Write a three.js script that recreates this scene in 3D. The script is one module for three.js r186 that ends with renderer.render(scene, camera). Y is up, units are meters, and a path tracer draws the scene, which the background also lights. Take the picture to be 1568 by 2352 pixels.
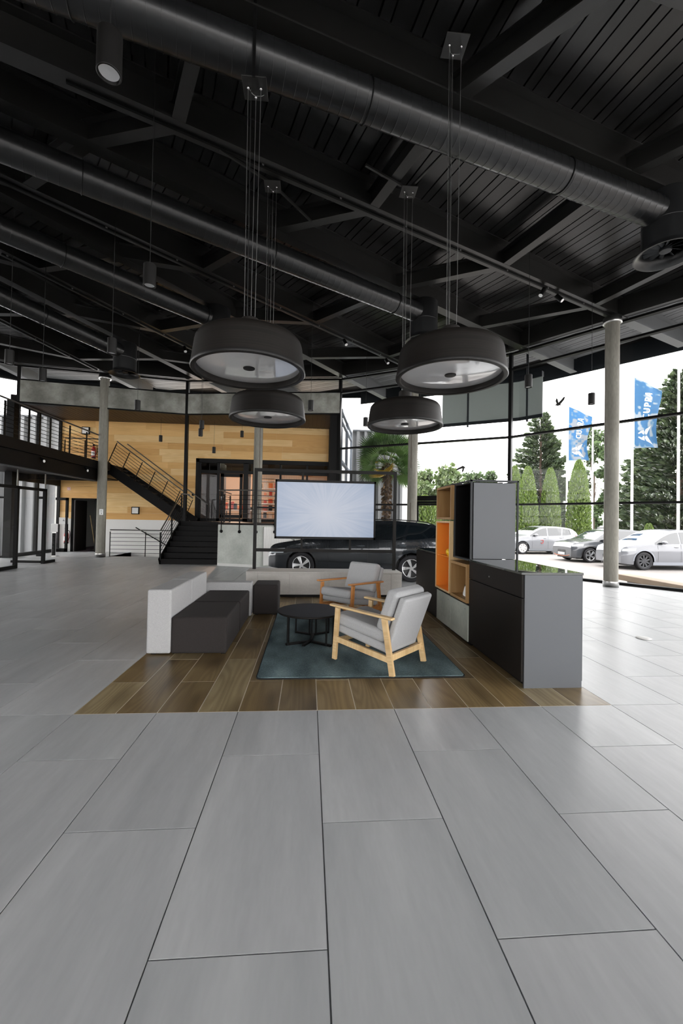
import * as THREE from 'three';
import { mergeGeometries } from 'three/addons/utils/BufferGeometryUtils.js';
import { RoundedBoxGeometry } from 'three/addons/geometries/RoundedBoxGeometry.js';

// ---------- camera, sky, exposure ----------
const scene = new THREE.Scene();
const camera = new THREE.PerspectiveCamera(101.49, 1568 / 2352, 0.05, 400);
camera.position.set(0, 1.4767, 0);
camera.rotation.set(0.0175, -0.0781, 0.0182, 'YXZ');
const SKY = 1.0, EXPOSURE = 7.2;
scene.background = new THREE.Color().setRGB(1.0, 0.988, 0.985);   // even overcast sky
scene.backgroundIntensity = SKY;
const renderer = new THREE.WebGLRenderer({ antialias: true });
renderer.toneMapping = THREE.LinearToneMapping;
renderer.toneMappingExposure = EXPOSURE;
renderer.shadowMap.enabled = true;

// ---------- small helpers ----------
const V = (x, y, z) => new THREE.Vector3(x, y, z);
const R = (d) => d * Math.PI / 180;
let seed = 12345;
const rnd = () => { seed = (seed * 1664525 + 1013904223) >>> 0; return seed / 4294967296; };
const rr = (a, b) => a + (b - a) * rnd();
const used = {};
function numbered(n) { used[n] = (used[n] ?? -1) + 1; return used[n] ? n + '_' + String(used[n]).padStart(3, '0') : n; }
function shade(o) { o.traverse((m) => { if (m.isMesh) { m.castShadow = true; m.receiveShadow = true; } }); return o; }
function mesh(name, geo, mat, parent = scene) {
  const m = new THREE.Mesh(Array.isArray(geo) ? merge(geo) : geo, mat);
  m.name = parent === scene ? numbered(name) : name; m.castShadow = m.receiveShadow = true; parent.add(m); return m;
}
function tag(o, label, category, group) { o.userData.label = label; o.userData.category = category; if (group) o.userData.group = group; return o; }
function thing(name, label, category, pos = [0, 0, 0], turn = 0, group) {
  const g = new THREE.Group(); g.name = numbered(name); g.position.set(...pos); g.rotation.y = turn; scene.add(g); return tag(g, label, category, group);
}
function struct(name, geo, mat, label) { const m = mesh(name, geo, mat); m.userData.kind = 'structure'; if (label) m.userData.label = label; return m; }
function structGroup(name, label) { const g = new THREE.Group(); g.name = numbered(name); g.userData.kind = 'structure'; if (label) g.userData.label = label; scene.add(g); return g; }
function dup(src, pos, turn, label, group) { const c = src.clone(); c.userData = { ...src.userData }; c.name = numbered(src.name.replace(/_\d{3}$/, '')); c.position.set(...pos); c.rotation.y = turn; if (label) c.userData.label = label; if (group) c.userData.group = group; scene.add(c); return c; }
function norm(g) {
  g = g.index ? g.toNonIndexed() : g;
  if (!g.attributes.normal) g.computeVertexNormals();
  if (!g.attributes.uv) uvm(g);
  for (const k of Object.keys(g.attributes)) if (!['position', 'normal', 'uv'].includes(k)) g.deleteAttribute(k);
  return g;
}
function merge(list) { return mergeGeometries(list.map(norm)); }
// uv in metres, from the dominant axis of each face normal
function uvm(g, ox = 0, oy = 0, swap = false) {
  if (g.index) { const n = g.toNonIndexed(); g.copy(n); g.setIndex(null); }
  if (!g.attributes.normal) g.computeVertexNormals();
  const p = g.attributes.position, uv = new Float32Array(p.count * 2), a = V(0, 0, 0), b = V(0, 0, 0), c = V(0, 0, 0);
  for (let i = 0; i < p.count; i += 3) {
    a.fromBufferAttribute(p, i); b.fromBufferAttribute(p, i + 1); c.fromBufferAttribute(p, i + 2);
    const n = b.clone().sub(a).cross(c.clone().sub(a)); const x = Math.abs(n.x), y = Math.abs(n.y), z = Math.abs(n.z);
    [a, b, c].forEach((v, k) => {
      let u, w; if (y >= x && y >= z) { u = v.x; w = v.z; } else if (x >= z) { u = v.z; w = v.y; } else { u = v.x; w = v.y; }
      if (swap) [u, w] = [w, u];
      uv[(i + k) * 2] = u + ox; uv[(i + k) * 2 + 1] = w + oy;
    });
  }
  g.setAttribute('uv', new THREE.BufferAttribute(uv, 2)); return g;
}
const B = (x0, x1, y0, y1, z0, z1) => { const g = new THREE.BoxGeometry(Math.abs(x1 - x0), Math.abs(y1 - y0), Math.abs(z1 - z0)); g.translate((x0 + x1) / 2, (y0 + y1) / 2, (z0 + z1) / 2); return uvm(g); };
const RB = (w, h, d, r, x, y, z, seg = 3) => { const g = new RoundedBoxGeometry(w, h, d, seg, r); g.translate(x, y, z); return uvm(g); };
function cyl(a, b, r, r2 = r, seg = 10, open = false) {
  const d = b.clone().sub(a), g = new THREE.CylinderGeometry(r2, r, d.length(), seg, 1, open);
  g.applyQuaternion(new THREE.Quaternion().setFromUnitVectors(V(0, 1, 0), d.clone().normalize())); g.translate((a.x + b.x) / 2, (a.y + b.y) / 2, (a.z + b.z) / 2); return g;
}
// box bar from a to b (centre line), section w (horizontal) x h (vertical-ish)
function bar(a, b, w, h, up = V(0, 1, 0)) {
  const d = b.clone().sub(a), L = d.length(), z = d.clone().normalize(); let x = up.clone().cross(z); if (x.length() < 1e-4) x = V(1, 0, 0); x.normalize(); const y = z.clone().cross(x);
  const g = uvm(new THREE.BoxGeometry(w, h, L)); g.applyMatrix4(new THREE.Matrix4().makeBasis(x, y, z)); g.translate((a.x + b.x) / 2, (a.y + b.y) / 2, (a.z + b.z) / 2); return g;
}
// prism: plan polygon [[x,z],...], between y0 and y1
function prism(pts, y0, y1, holes = []) {
  const s = new THREE.Shape(pts.map(([x, z]) => new THREE.Vector2(x, -z)));
  for (const h of holes) s.holes.push(new THREE.Path(h.map(([x, z]) => new THREE.Vector2(x, -z))));
  const g = new THREE.ExtrudeGeometry(s, { depth: y1 - y0, bevelEnabled: false }); g.rotateX(-Math.PI / 2); g.translate(0, y0, 0); return uvm(g);
}
// upright single sheet of glass between two corners
function sheet(a, b) { const g = new THREE.PlaneGeometry(Math.hypot(b.x - a.x, b.z - a.z), Math.abs(b.y - a.y)); g.rotateY(Math.atan2(-(b.z - a.z), b.x - a.x)); g.translate((a.x + b.x) / 2, (a.y + b.y) / 2, (a.z + b.z) / 2); return g; }
const lathe = (pts, seg = 32) => new THREE.LatheGeometry(pts.map(([r, y]) => new THREE.Vector2(r, y)), seg);
const tubeG = (pts, r, seg = 24, rad = 6) => new THREE.TubeGeometry(new THREE.CatmullRomCurve3(pts), seg, r, rad);

// ---------- procedural textures ----------
function lattice(px, py, s) { const a = new Float32Array(px * py); let q = s * 7919 + 17; for (let i = 0; i < a.length; i++) { q = (q * 1664525 + 1013904223) >>> 0; a[i] = q / 4294967296; } return a; }
const lat = {};
function pn(u, v, px, py, s) { // periodic value noise, u,v in 0..1
  const k = px + '_' + py + '_' + s, L = lat[k] ?? (lat[k] = lattice(px, py, s));
  const x = u * px, y = v * py, xi = Math.floor(x), yi = Math.floor(y); let fx = x - xi, fy = y - yi; fx = fx * fx * (3 - 2 * fx); fy = fy * fy * (3 - 2 * fy);
  const g = (i, j) => L[((j % py) + py) % py * px + ((i % px) + px) % px];
  return (g(xi, yi) * (1 - fx) + g(xi + 1, yi) * fx) * (1 - fy) + (g(xi, yi + 1) * (1 - fx) + g(xi + 1, yi + 1) * fx) * fy;
}
function dataTex(w, h, fn, rep, srgb = true) {
  const d = new Uint8Array(w * h * 4);
  for (let j = 0; j < h; j++) for (let i = 0; i < w; i++) { const c = fn(i / w, j / h), o = (j * w + i) * 4; for (let k = 0; k < 3; k++) d[o + k] = Math.max(0, Math.min(255, Math.round(c[k] ?? c[0]))); d[o + 3] = 255; }
  const t = new THREE.DataTexture(d, w, h); t.wrapS = t.wrapT = THREE.RepeatWrapping; t.magFilter = THREE.LinearFilter; t.minFilter = THREE.LinearMipmapLinearFilter; t.generateMipmaps = true;
  if (srgb) t.colorSpace = THREE.SRGBColorSpace; t.repeat.set(1 / rep[0], 1 / rep[1]); t.needsUpdate = true; return t;
}
const mix = (a, b, t) => a.map((v, i) => v + (b[i] - v) * t);
const std = (color, roughness = 0.6, extra = {}) => new THREE.MeshStandardMaterial({ color, roughness, ...extra });
const dull = (color, roughness = 0.6, extra = {}) => new THREE.MeshPhysicalMaterial({ color, roughness, specularIntensity: 0.3, ...extra });
const phys = (color, roughness, extra = {}) => new THREE.MeshPhysicalMaterial({ color, roughness, ...extra });

// grey stone tile: soft clouds drawn out along the tile
const tileMap = dataTex(512, 512, (u, v) => {
  const n = 0.45 * pn(u, v, 9, 3, 1) + 0.3 * pn(u, v, 26, 7, 2) + 0.15 * pn(u, v, 80, 24, 3) + 0.1 * pn(u, v, 220, 90, 4);
  return mix([176, 178, 180], [203, 204, 205], (n - 0.5) * 1.5 + 0.5);
}, [1.8, 3.6]);
function woodMap(dark, mid, light, s, rep, knots = 0.5) {
  return dataTex(512, 512, (u, v) => {      // grain along v
    const w = pn(u, v, 5, 2, s) * 1.1 + pn(u, v, 12, 3, s + 1) * 0.5;
    const ring = 0.5 + 0.5 * Math.sin((u * 26 + w * 9) * 2.2);
    const fine = pn(u, v, 190, 6, s + 2), blot = pn(u, v, 6, 3, s + 3);
    let c = mix(mid, light, ring * 0.6 + fine * 0.45 - 0.1);
    c = mix(c, dark, Math.max(0, blot - 0.55) * 2 * knots + (fine > 0.72 ? 0.16 : 0));
    return c;
  }, rep);
}
const plankMap = woodMap([84, 69, 45], [141, 124, 92], [174, 158, 123], 11, [0.9, 1.9], 1.0);
const oakMap = woodMap([176, 140, 94], [210, 177, 128], [225, 197, 150], 21, [0.7, 1.6], 0.5);
const wallOakMap = woodMap([198, 156, 98], [226, 188, 126], [238, 204, 146], 31, [0.8, 2.4], 0.25);
const soffitMap = woodMap([36, 26, 18], [58, 42, 29], [76, 57, 41], 41, [0.8, 2.0], 0.4);
const concreteMap = dataTex(512, 512, (u, v) => {
  const n = 0.5 * pn(u, v, 5, 5, 51) + 0.28 * pn(u, v, 14, 14, 52) + 0.14 * pn(u, v, 50, 50, 53) + 0.08 * pn(u, v, 160, 160, 54);
  return mix([108, 108, 100], [160, 161, 153], (n - 0.5) * 1.7 + 0.5);
}, [2.6, 2.6]);
const concreteLightMap = dataTex(512, 512, (u, v) => { const n = 0.5 * pn(u, v, 5, 5, 51) + 0.3 * pn(u, v, 14, 14, 52) + 0.2 * pn(u, v, 90, 90, 53); return mix([168, 173, 166], [204, 208, 201], (n - 0.5) * 1.5 + 0.5); }, [2.6, 2.6]);
const columnMap = dataTex(256, 512, (u, v) => {
  const n = 0.4 * pn(u, v, 6, 8, 55) + 0.3 * pn(u, v, 20, 6, 56) + 0.3 * pn(u, v, 60, 90, 57);
  let c = mix([104, 101, 92], [146, 144, 134], n);
  const st = pn(u, v, 9, 5, 58) * (Math.abs(((u * 2) % 1) - 0.45) < 0.035 ? 1 : 0); if (st > 0.42) c = mix(c, [86, 76, 66], 0.75);   // rusty drip stains on the casting seams
  return c;
}, [1, 1]);
const fabricMap = (a, b, s) => dataTex(256, 256, (u, v) => mix(a, b, 0.65 * pn(u, v, 128, 128, s) + 0.35 * pn(u, v, 60, 60, s + 1)), [0.25, 0.25]);
const rugMap = dataTex(512, 512, (u, v) => {
  const n = 0.5 * pn(u, v, 7, 5, 71) + 0.25 * pn(u, v, 20, 9, 72) + 0.25 * pn(u, v, 250, 250, 73);
  return mix([68, 89, 94], [124, 147, 151], (n - 0.5) * 2.3 + 0.5);
}, [1.7, 1.7]);
const brushMap = dataTex(64, 512, (u, v) => { const n = 0.5 * pn(u, v, 3, 200, 81) + 0.5 * pn(u, v, 4, 420, 82); return mix([18, 16, 14], [36, 32, 29], n); }, [1, 1]);
const noiseBump = dataTex(256, 256, (u, v) => [255 * (0.6 * pn(u, v, 90, 90, 91) + 0.4 * pn(u, v, 200, 200, 92))], [0.3, 0.3], false);
const asphaltMap = dataTex(256, 256, (u, v) => mix([112, 108, 105], [128, 124, 121], 0.4 * pn(u, v, 12, 12, 95) + 0.6 * pn(u, v, 120, 120, 96)), [4, 4]);
const grassMap = dataTex(256, 256, (u, v) => mix([60, 72, 26], [96, 102, 50], 0.5 * pn(u, v, 14, 14, 97) + 0.5 * pn(u, v, 110, 110, 98)), [3, 3]);
const benchMap = dataTex(256, 256, (u, v) => mix([172, 169, 164], [202, 199, 194], 0.4 * pn(u, v, 4, 12, 61) + 0.35 * pn(u, v, 10, 40, 62) + 0.25 * pn(u, v, 60, 110, 63)), [1.3, 1.3]);
function canvasTex(w, h, draw) { const c = document.createElement('canvas'); c.width = w; c.height = h; draw(c.getContext('2d'), w, h); const t = new THREE.CanvasTexture(c); t.colorSpace = THREE.SRGBColorSpace; t.magFilter = THREE.LinearFilter; return t; }

// ---------- materials ----------
const M = {
  tile: [std(0xffffff, 0.34, { map: tileMap }), std(0xfafafa, 0.36, { map: tileMap }), std(0xf5f6f6, 0.33, { map: tileMap })],
  grout: std(0x858788, 0.9), lightGrout: std(0xe4ded2, 0.9),
  plank: [std(0xffffff, 0.34, { map: plankMap }), std(0xe6dccd, 0.36, { map: plankMap }), std(0xcfc4b4, 0.33, { map: plankMap }), std(0xf3e6d2, 0.35, { map: plankMap })],
  black: dull(0x0c0c0c, 0.5), deck: dull(0x202020, 0.27, { specularIntensity: 1 }), beam: dull(0x232322, 0.29, { specularIntensity: 1 }), duct: dull(0x191a1b, 0.3, { specularIntensity: 1 }),
  frame: dull(0x0b0b0b, 0.4), steel: std(0xb8b8b6, 0.28, { metalness: 1 }), wire: std(0x9a9a98, 0.35, { metalness: 0.9 }), darkWire: std(0x151515, 0.5),
  lamp: dull(0xffffff, 0.5, { map: brushMap, specularIntensity: 0.6 }), lampRim: dull(0x121110, 0.45, { specularIntensity: 0.6 }), diffuser: phys(0xf3f3f4, 0.08, { clearcoat: 1, clearcoatRoughness: 0.03 }),
  white: std(0xe4e3e0, 0.6), whiteWall: std(0xdededb, 0.75), rail: std(0x70706e, 0.35, { metalness: 0.8 }), black2: dull(0x080707, 0.5),
  concrete: std(0xffffff, 0.75, { map: concreteMap }), concreteLight: std(0xffffff, 0.7, { map: concreteLightMap }), column: std(0xffffff, 0.7, { map: columnMap }),
  oak: std(0xffffff, 0.5, { map: oakMap }), wallOak: [0xffffff, 0xf3e4cc, 0xe9d6b8, 0xfff4e2].map((c) => std(c, 0.5, { map: wallOakMap })), soffit: std(0xffffff, 0.55, { map: soffitMap }),
  greyFabric: std(0xffffff, 0.95, { map: fabricMap([152, 152, 152], [184, 184, 184], 64), bumpMap: noiseBump, bumpScale: 0.001 }),
  chairFabric: std(0xffffff, 0.95, { map: fabricMap([156, 157, 158], [180, 181, 182], 66), bumpMap: noiseBump, bumpScale: 0.0008 }),
  darkFabric: std(0xffffff, 0.92, { map: fabricMap([30, 26, 25], [46, 41, 40], 68), bumpMap: noiseBump, bumpScale: 0.001 }),
  rug: std(0xffffff, 0.95, { map: rugMap, bumpMap: noiseBump, bumpScale: 0.002 }), rugEdge: std(0x17191a, 0.9),
  panel: std(0x585b5f, 0.5), panelEdge: dull(0x3c3e40, 0.45), blackFront: dull(0x1d1a18, 0.5), glassTop: phys(0x30342f, 0.03, { clearcoat: 1 }),
  orange: phys(0xf0963c, 0.22, { clearcoat: 0.6 }), greyDoor: std(0xdcddd8, 0.6, { map: concreteLightMap }), benchGrey: std(0xffffff, 0.6, { map: benchMap }),
  glass: phys(0xffffff, 0.0, { transmission: 1, thickness: 0, ior: 1.5, specularIntensity: 0.3 }), tint: phys(0x3c4546, 0.0, { transmission: 1, thickness: 0, ior: 1.5 }),
  mesh: std(0x4a4c4d, 0.6), red: std(0xb3221c, 0.35), yellow: std(0xf0c21a, 0.5), paper: std(0xe9e9e7, 0.8), chrome: std(0xd0d0d0, 0.12, { metalness: 1 }),
  fascia: dull(0x1e2226, 0.5), soffitOut: std(0x6e7174, 0.5), tvFrame: dull(0x1b1a19, 0.5), oakDark: std(0xbcab92, 0.5, { map: oakMap }), corrugated: std(0x7e8082, 0.5), blueGrey: std(0x737b86, 0.55),
  asphalt: std(0xffffff, 0.9, { map: asphaltMap }), grass: std(0xffffff, 0.95, { map: grassMap }), stone: std(0x77767a, 0.8),
};

// ---------- plan of the round hall ----------
const CX = -4.2, CZ = -0.77, RF = 15.07;
const polar = (deg, r = RF) => [CX + r * Math.sin(R(deg)), CZ - r * Math.cos(R(deg))];
const TH = (k) => 20.4 + 21.75 * k;                 // facade corner angles; corner 0 is the post left of the palm
const P = (k, r = RF) => (k === -2 ? [-9.86, -14.93] : polar(TH(k), r));
const ringAng = [-3, -2, -1, 0, 1, 2, 3, 4, 5, 6].map(TH).concat([181, 211, 241, 271, 293]);
const ring = ringAng.map((a, i) => (i === 1 ? P(-2) : polar(a)));
const lerp2 = (a, b, t) => [a[0] + (b[0] - a[0]) * t, a[1] + (b[1] - a[1]) * t];
// convex clip of a plan polygon by another (both as [x,z], either winding)
function area2(p) { let s = 0; p.forEach((a, i) => { const b = p[(i + 1) % p.length]; s += a[0] * b[1] - b[0] * a[1]; }); return s / 2; }
function clipHalf(poly, a, b, keepLeft) {
  const f = (p) => ((b[0] - a[0]) * (p[1] - a[1]) - (b[1] - a[1]) * (p[0] - a[0])) * (keepLeft ? 1 : -1), out = [];
  poly.forEach((p, i) => { const q = poly[(i + 1) % poly.length], fp = f(p), fq = f(q); if (fp >= 0) out.push(p); if ((fp > 0 && fq < 0) || (fp < 0 && fq > 0)) { const t = fp / (fp - fq); out.push(lerp2(p, q, t)); } });
  return out;
}
function clip(poly, by) { const left = area2(by) > 0; by.forEach((a, i) => { if (poly.length) poly = clipHalf(poly, a, by[(i + 1) % by.length], left); }); return poly; }
const rect = (x0, x1, z0, z1) => [[x0, z0], [x1, z0], [x1, z1], [x0, z1]];

// ---------- floor ----------
const WELL = [-7.1, -4.6, -17.5, -15.8];            // stairwell opening
const foyerPoly = [true, false].map((s) => clipHalf(rect(-9.9, WELL[0], -17.5, -14.3), P(-2), P(-1), s)).sort((a, b) => a.reduce((s, p) => s + p[1], 0) / a.length - b.reduce((s, p) => s + p[1], 0) / b.length)[0];
const floor = structGroup('floor', 'grey stone tile floor of the showroom');
mesh('screed', [prism(ring, -0.35, -0.006), prism(foyerPoly, -0.35, -0.006), B(-9.36, -8.49, -0.3, -0.001, -17.7, -17.5)], M.grout, floor);
const TX = 0.0952, TZ = -3.259, TW = 0.6;
const fwd = V(0, 0, -1).applyEuler(camera.rotation), rgt = V(1, 0, 0).applyEuler(camera.rotation), upv = V(0, 1, 0).applyEuler(camera.rotation);
const toPx = (p) => { const d = p.clone().sub(camera.position), k = d.dot(fwd); return k < 0.05 ? null : [784 + 961 * d.dot(rgt) / k, 1176 - 961 * d.dot(upv) / k]; };
const woodI = [-3, 4], woodK = [-9, 0];
const tiles = [];
for (let i = -34; i < 28; i++) for (let k = -26; k < 26; k++) {
  if (((i + k) & 1) === 1) continue;                 // tiles start at every second half step, columns shifted by half
  let z0 = k, z1 = k + 2; const pieces = [];
  if (i >= woodI[0] && i < woodI[1]) { if (z0 < woodK[0]) pieces.push([z0, Math.min(z1, woodK[0])]); if (z1 > woodK[1]) pieces.push([Math.max(z0, woodK[1]), z1]); } else pieces.push([z0, z1]);
  for (const [a, b] of pieces) {
    const g = 0.003, q = rect(TX + i * TW + g, TX + (i + 1) * TW - g, TZ + a * TW + g, TZ + b * TW - g);
    for (const by of [ring, foyerPoly]) {
      const c = clip(q, by); if (c.length < 3 || Math.abs(area2(c)) < 0.004) continue;
      const m = c.reduce((s, p) => [s[0] + p[0] / c.length, s[1] + p[1] / c.length], [0, 0]);
      const px = toPx(V(m[0], 0, m[1])), d2 = m[0] * m[0] + m[1] * m[1] + 2.2;
      const seen = px && px[0] > -700 && px[0] < 2268 && px[1] < 3600;
      tiles.push({ c, m, i, k, score: seen ? Math.abs(area2(c)) * 1.5 / Math.pow(d2, 1.5) * (px[0] > -60 && px[0] < 1628 ? 1 : 0.3) : 0, full: c.length === 4 && Math.abs(area2(c)) > 0.7 });
    }
  }
}
tiles.sort((a, b) => b.score - a.score);
const tileGeos = []; for (let v = 0; v < 6; v++) { const g = new THREE.BoxGeometry(TW - 0.006, 0.012, 2 * TW - 0.006); g.translate(0, -0.006, 0); tileGeos.push(uvm(g, v * 0.31, v * 0.83)); }
const restTiles = [];
tiles.forEach((t, n) => {
  const v = ((t.i * 7 + t.k * 13) % 6 + 6) % 6;
  if (n < 290) { if (t.full) { const m = mesh('floor_tile', tileGeos[v], M.tile[v % 3], floor); m.position.set(t.m[0], 0, t.m[1]); } else mesh('floor_tile', prism(t.c, -0.012, 0), M.tile[v % 3], floor); }
  else restTiles.push(prism(t.c, -0.012, 0));
});
mesh('further_tiles', restTiles, M.tile[0], floor).userData.kind = 'stuff';
// wood-look planks under the lounge
const wood = structGroup('floor_wood', 'brown wood-look plank tiles laid under the lounge');
mesh('plank_grout', B(TX + woodI[0] * TW, TX + woodI[1] * TW, -0.012, -0.0006, TZ + woodK[0] * TW, TZ), M.lightGrout, wood);
const plankGeos = {};
for (let c = 0; c < 14; c++) {
  const x0 = TX + woodI[0] * TW + c * 0.3; let z = 0; let first = c % 2 ? 1.2 : 0.6;
  while (z < 5.4 - 0.01) {
    const L = Math.min(first, 5.4 - z); first = 1.2; const v = Math.floor(rr(0, 5)), key = L.toFixed(2) + '_' + v;
    plankGeos[key] ??= uvm(new THREE.BoxGeometry(0.293, 0.014, L - 0.007).translate(0, -0.007, 0), v * 0.37 + 0.1, v * 0.61);
    const m = mesh('wood_plank', plankGeos[key], M.plank[Math.floor(rr(0, 4))], wood); m.position.set(x0 + 0.15, 0.0005, TZ - z - L / 2); z += L;
  }
}

// ---------- ceiling ----------
const HB = 6.48, DECK = 6.95;
const inPoly = (x, z) => { let r = 1e9; const left = area2(ring) > 0; ring.forEach((a, i) => { const b = ring[(i + 1) % ring.length], L = Math.hypot(b[0] - a[0], b[1] - a[1]); r = Math.min(r, ((b[0] - a[0]) * (z - a[1]) - (b[1] - a[1]) * (x - a[0])) / L * (left ? 1 : -1)); }); return r; };
const BEAMS = [[3.3, -3.57, 7.2], [2.92, -5.18, 15.9], [7.1, -9.4, 23.9], [1.75, -8.86, 31.9], [1.0, -11.5, 41.0], [-2.6, -9.9, 51.6], [-4.87, -10.4, 60.2], [-5.6, -11.9, 67.4], [-7.34, -15.1, 78.4], [-10.6, -13.2, 90]]
  .map(([x, z, a]) => { const d = [Math.cos(R(a)), -Math.sin(R(a))]; let t = 0; while (inPoly(x + d[0] * t, z + d[1] * t) > 0) t += 0.02; while (inPoly(x + d[0] * t, z + d[1] * t) < 0) t -= 0.02; return { e: [x + d[0] * t, z + d[1] * t], d }; });
const along = (b, s, y = 0) => V(b.e[0] - b.d[0] * s, y, b.e[1] - b.d[1] * s);     // s metres inward from the facade
const ceiling = structGroup('ceiling', 'black ribbed metal deck ceiling on fanned steel beams');
const iBeam = (a, b, w, h, f = 0.02) => merge([bar(a.clone().setY(a.y + f / 2), b.clone().setY(b.y + f / 2), w, f), bar(a.clone().setY(a.y + h - f / 2), b.clone().setY(b.y + h - f / 2), w, f), bar(a.clone().setY(a.y + h / 2), b.clone().setY(b.y + h / 2), 0.014, h - f * 2)]);
BEAMS.forEach((b, i) => mesh('main_beam', iBeam(along(b, [13, 12, 13, 12.4, 12.5, 12, 9.5, 9, 7, 6][i], HB), along(b, 0.0, HB), i % 2 ? 0.22 : 0.24, DECK - HB), M.beam, ceiling));
BEAMS.forEach((b, i) => mesh('eaves_beam', iBeam(along(b, -0.02, HB), along(b, -2.95, HB), i % 2 ? 0.22 : 0.24, DECK - HB), M.soffitOut, ceiling));
const rowsOf = (i) => (i % 2 ? [2.2, 5.15, 8.1, 10.9] : [1.3, 4.3, 7.35, 10.3]);
for (let i = 0; i + 1 < BEAMS.length; i++) {
  const a = BEAMS[i], b = BEAMS[i + 1], ra = rowsOf(i), rb = rowsOf(i + 1);
  for (let k = 0; k < 4; k++) { const p = along(a, ra[k], HB + 0.004), q = along(b, rb[k], HB + 0.004); if (p.distanceTo(q) > 0.5) mesh('strut', iBeam(p, q, 0.16, 0.3, 0.018), M.beam, ceiling); }
  // ribbed deck: one folded sheet strip after another
  let bx = a.d[0] + b.d[0], bz = a.d[1] + b.d[1]; const L = Math.hypot(bx, bz); bx /= L; bz /= L; const tx = -bz, tz = bx, o = lerp2(a.e, b.e, 0.5);
  const hit = (l, s) => { const x = o[0] + bx * s, z = o[1] + bz * s; const det = tx * -l.d[1] - tz * -l.d[0], dx = l.e[0] - x, dz = l.e[1] - z; const q = (dx * -l.d[1] - dz * -l.d[0]) / det; return [x + tx * q, z + tz * q]; };
  const pitch = 0.4;
  for (let s = 2.8; s > -12.2; s -= pitch) {
    const quad = (s0, s1, y0) => { const p = [hit(a, s0), hit(b, s0), hit(b, s1), hit(a, s1)]; return prism(p, y0, 7.0); };
    const w = Math.hypot(hit(a, s)[0] - hit(b, s)[0], hit(a, s)[1] - hit(b, s)[1]), w2 = Math.hypot(hit(a, s - pitch)[0] - hit(b, s - pitch)[0], hit(a, s - pitch)[1] - hit(b, s - pitch)[1]);
    if (w2 >= w || w2 < 0.35) break;
    mesh('deck_strip', [quad(s - 0.012, s - 0.245, DECK), quad(s - 0.265, s - pitch + 0.012, DECK), quad(s, s - pitch, 6.985)], s > 0.05 ? M.soffitOut : M.deck, ceiling);
  }
}
const roofOut = ringAng.map((a) => polar(a, 18.2));
struct('roof', prism(roofOut, 7.0, 7.25), M.black, 'flat black roof slab over the hall');
// edge beam over the glass and fascia round the overhang
const seg = (n) => [ring[n], ring[(n + 1) % ring.length]];
const edge = structGroup('trim_1', 'deep black edge beam above the glazing');
ring.forEach((p, n) => { const [a, b] = seg(n), i = 0.985; const q = (c) => V(CX + (c[0] - CX) * i, 6.745, CZ + (c[1] - CZ) * i); mesh('edge_beam', bar(q(a), q(b), 0.16, 0.49), M.beam, edge); });
const fascia = structGroup('trim_2', 'dark metal fascia round the roof overhang');
roofOut.forEach((p, n) => { const a = roofOut[n], b = roofOut[(n + 1) % roofOut.length]; const low = n < 3 ? 6.72 : 6.45, mid = (low + 7.28) / 2; mesh('fascia_board', bar(V(a[0], mid, a[1]), V(b[0], mid, b[1]), 0.06, 7.28 - low), M.fascia, fascia); });

// ---------- glazed facade ----------
const panes = (g, a, b, ys, m = M.glass) => { for (let i = 0; i + 1 < ys.length; i++) mesh('pane', sheet(V(a[0], ys[i], a[1]), V(b[0], ys[i + 1], b[1])), m, g); };
const solidWall = new Set([11, 12]);
ring.forEach((p, n) => {
  const [a, b] = seg(n);
  if (n === 1 || n === 2) return;                       // the two bays that open to the foyer
  if (solidWall.has(n)) { struct(n === 12 ? 'wall_left' : n === 11 ? 'wall_back' : 'wall_rear', bar(V(a[0], 3.25, a[1]), V(b[0], 3.25, b[1]), 0.2, 6.5), M.whiteWall); return; }
  const w = structGroup('window_' + (n + 1), 'floor to roof glazing between black steel posts');
  const ys = [0.06, 2.0, 4.0, 6.0, 6.5];
  panes(w, a, b, ys);
  mesh('mullion', bar(V(a[0], 0, a[1]), V(a[0], 6.5, a[1]), 0.09, 0.16, V(a[0] - CX, 0, a[1] - CZ).normalize()), M.frame, w);
  for (const y of [0.03, 2.0, 4.0, 6.0, 6.47]) mesh('transom', bar(V(a[0], y, a[1]), V(b[0], y, b[1]), 0.13, y === 0.03 ? 0.07 : 0.055), M.frame, w);
});
{ // foyer side: posts, concrete band, clerestory strip
  for (const [k, n] of [[-2, 2], [-1, 3]]) {
    const a = P(k), b = P(k + 1), w = structGroup('window_' + n, 'low clerestory strip above the concrete band');
    panes(w, a, b, [6.0, 6.5]); for (const y of [6.01, 6.48]) mesh('transom', bar(V(a[0], y, a[1]), V(b[0], y, b[1]), 0.13, 0.06), M.frame, w);
    mesh('mullion', bar(V(a[0], 0, a[1]), V(a[0], 6.5, a[1]), 0.1, 0.18, V(a[0] - CX, 0, a[1] - CZ).normalize()), M.frame, w);
    const band = structGroup('wall_band', k === -2 ? 'concrete band over the foyer behind the railing' : 'concrete band over the landing doors');
    mesh('concrete_band', bar(V(a[0], 5.62, a[1]), V(b[0], 5.62, b[1]), 0.16, 0.74), M.concrete, band);
    mesh('drip_trim', bar(V(a[0], 5.235, a[1]), V(b[0], 5.235, b[1]), 0.2, 0.05), M.frame, band);
  }
  const c = P(0); struct('trim_3', [B(0.78, 1.02, 0, 5.25, -17.5, -17.2), bar(V(c[0] - 0.2, 2.62, c[1] - 0.12), V(c[0] - 0.2, 5.24, c[1] - 0.12), 0.3, 0.2)], M.black2);
}
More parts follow.
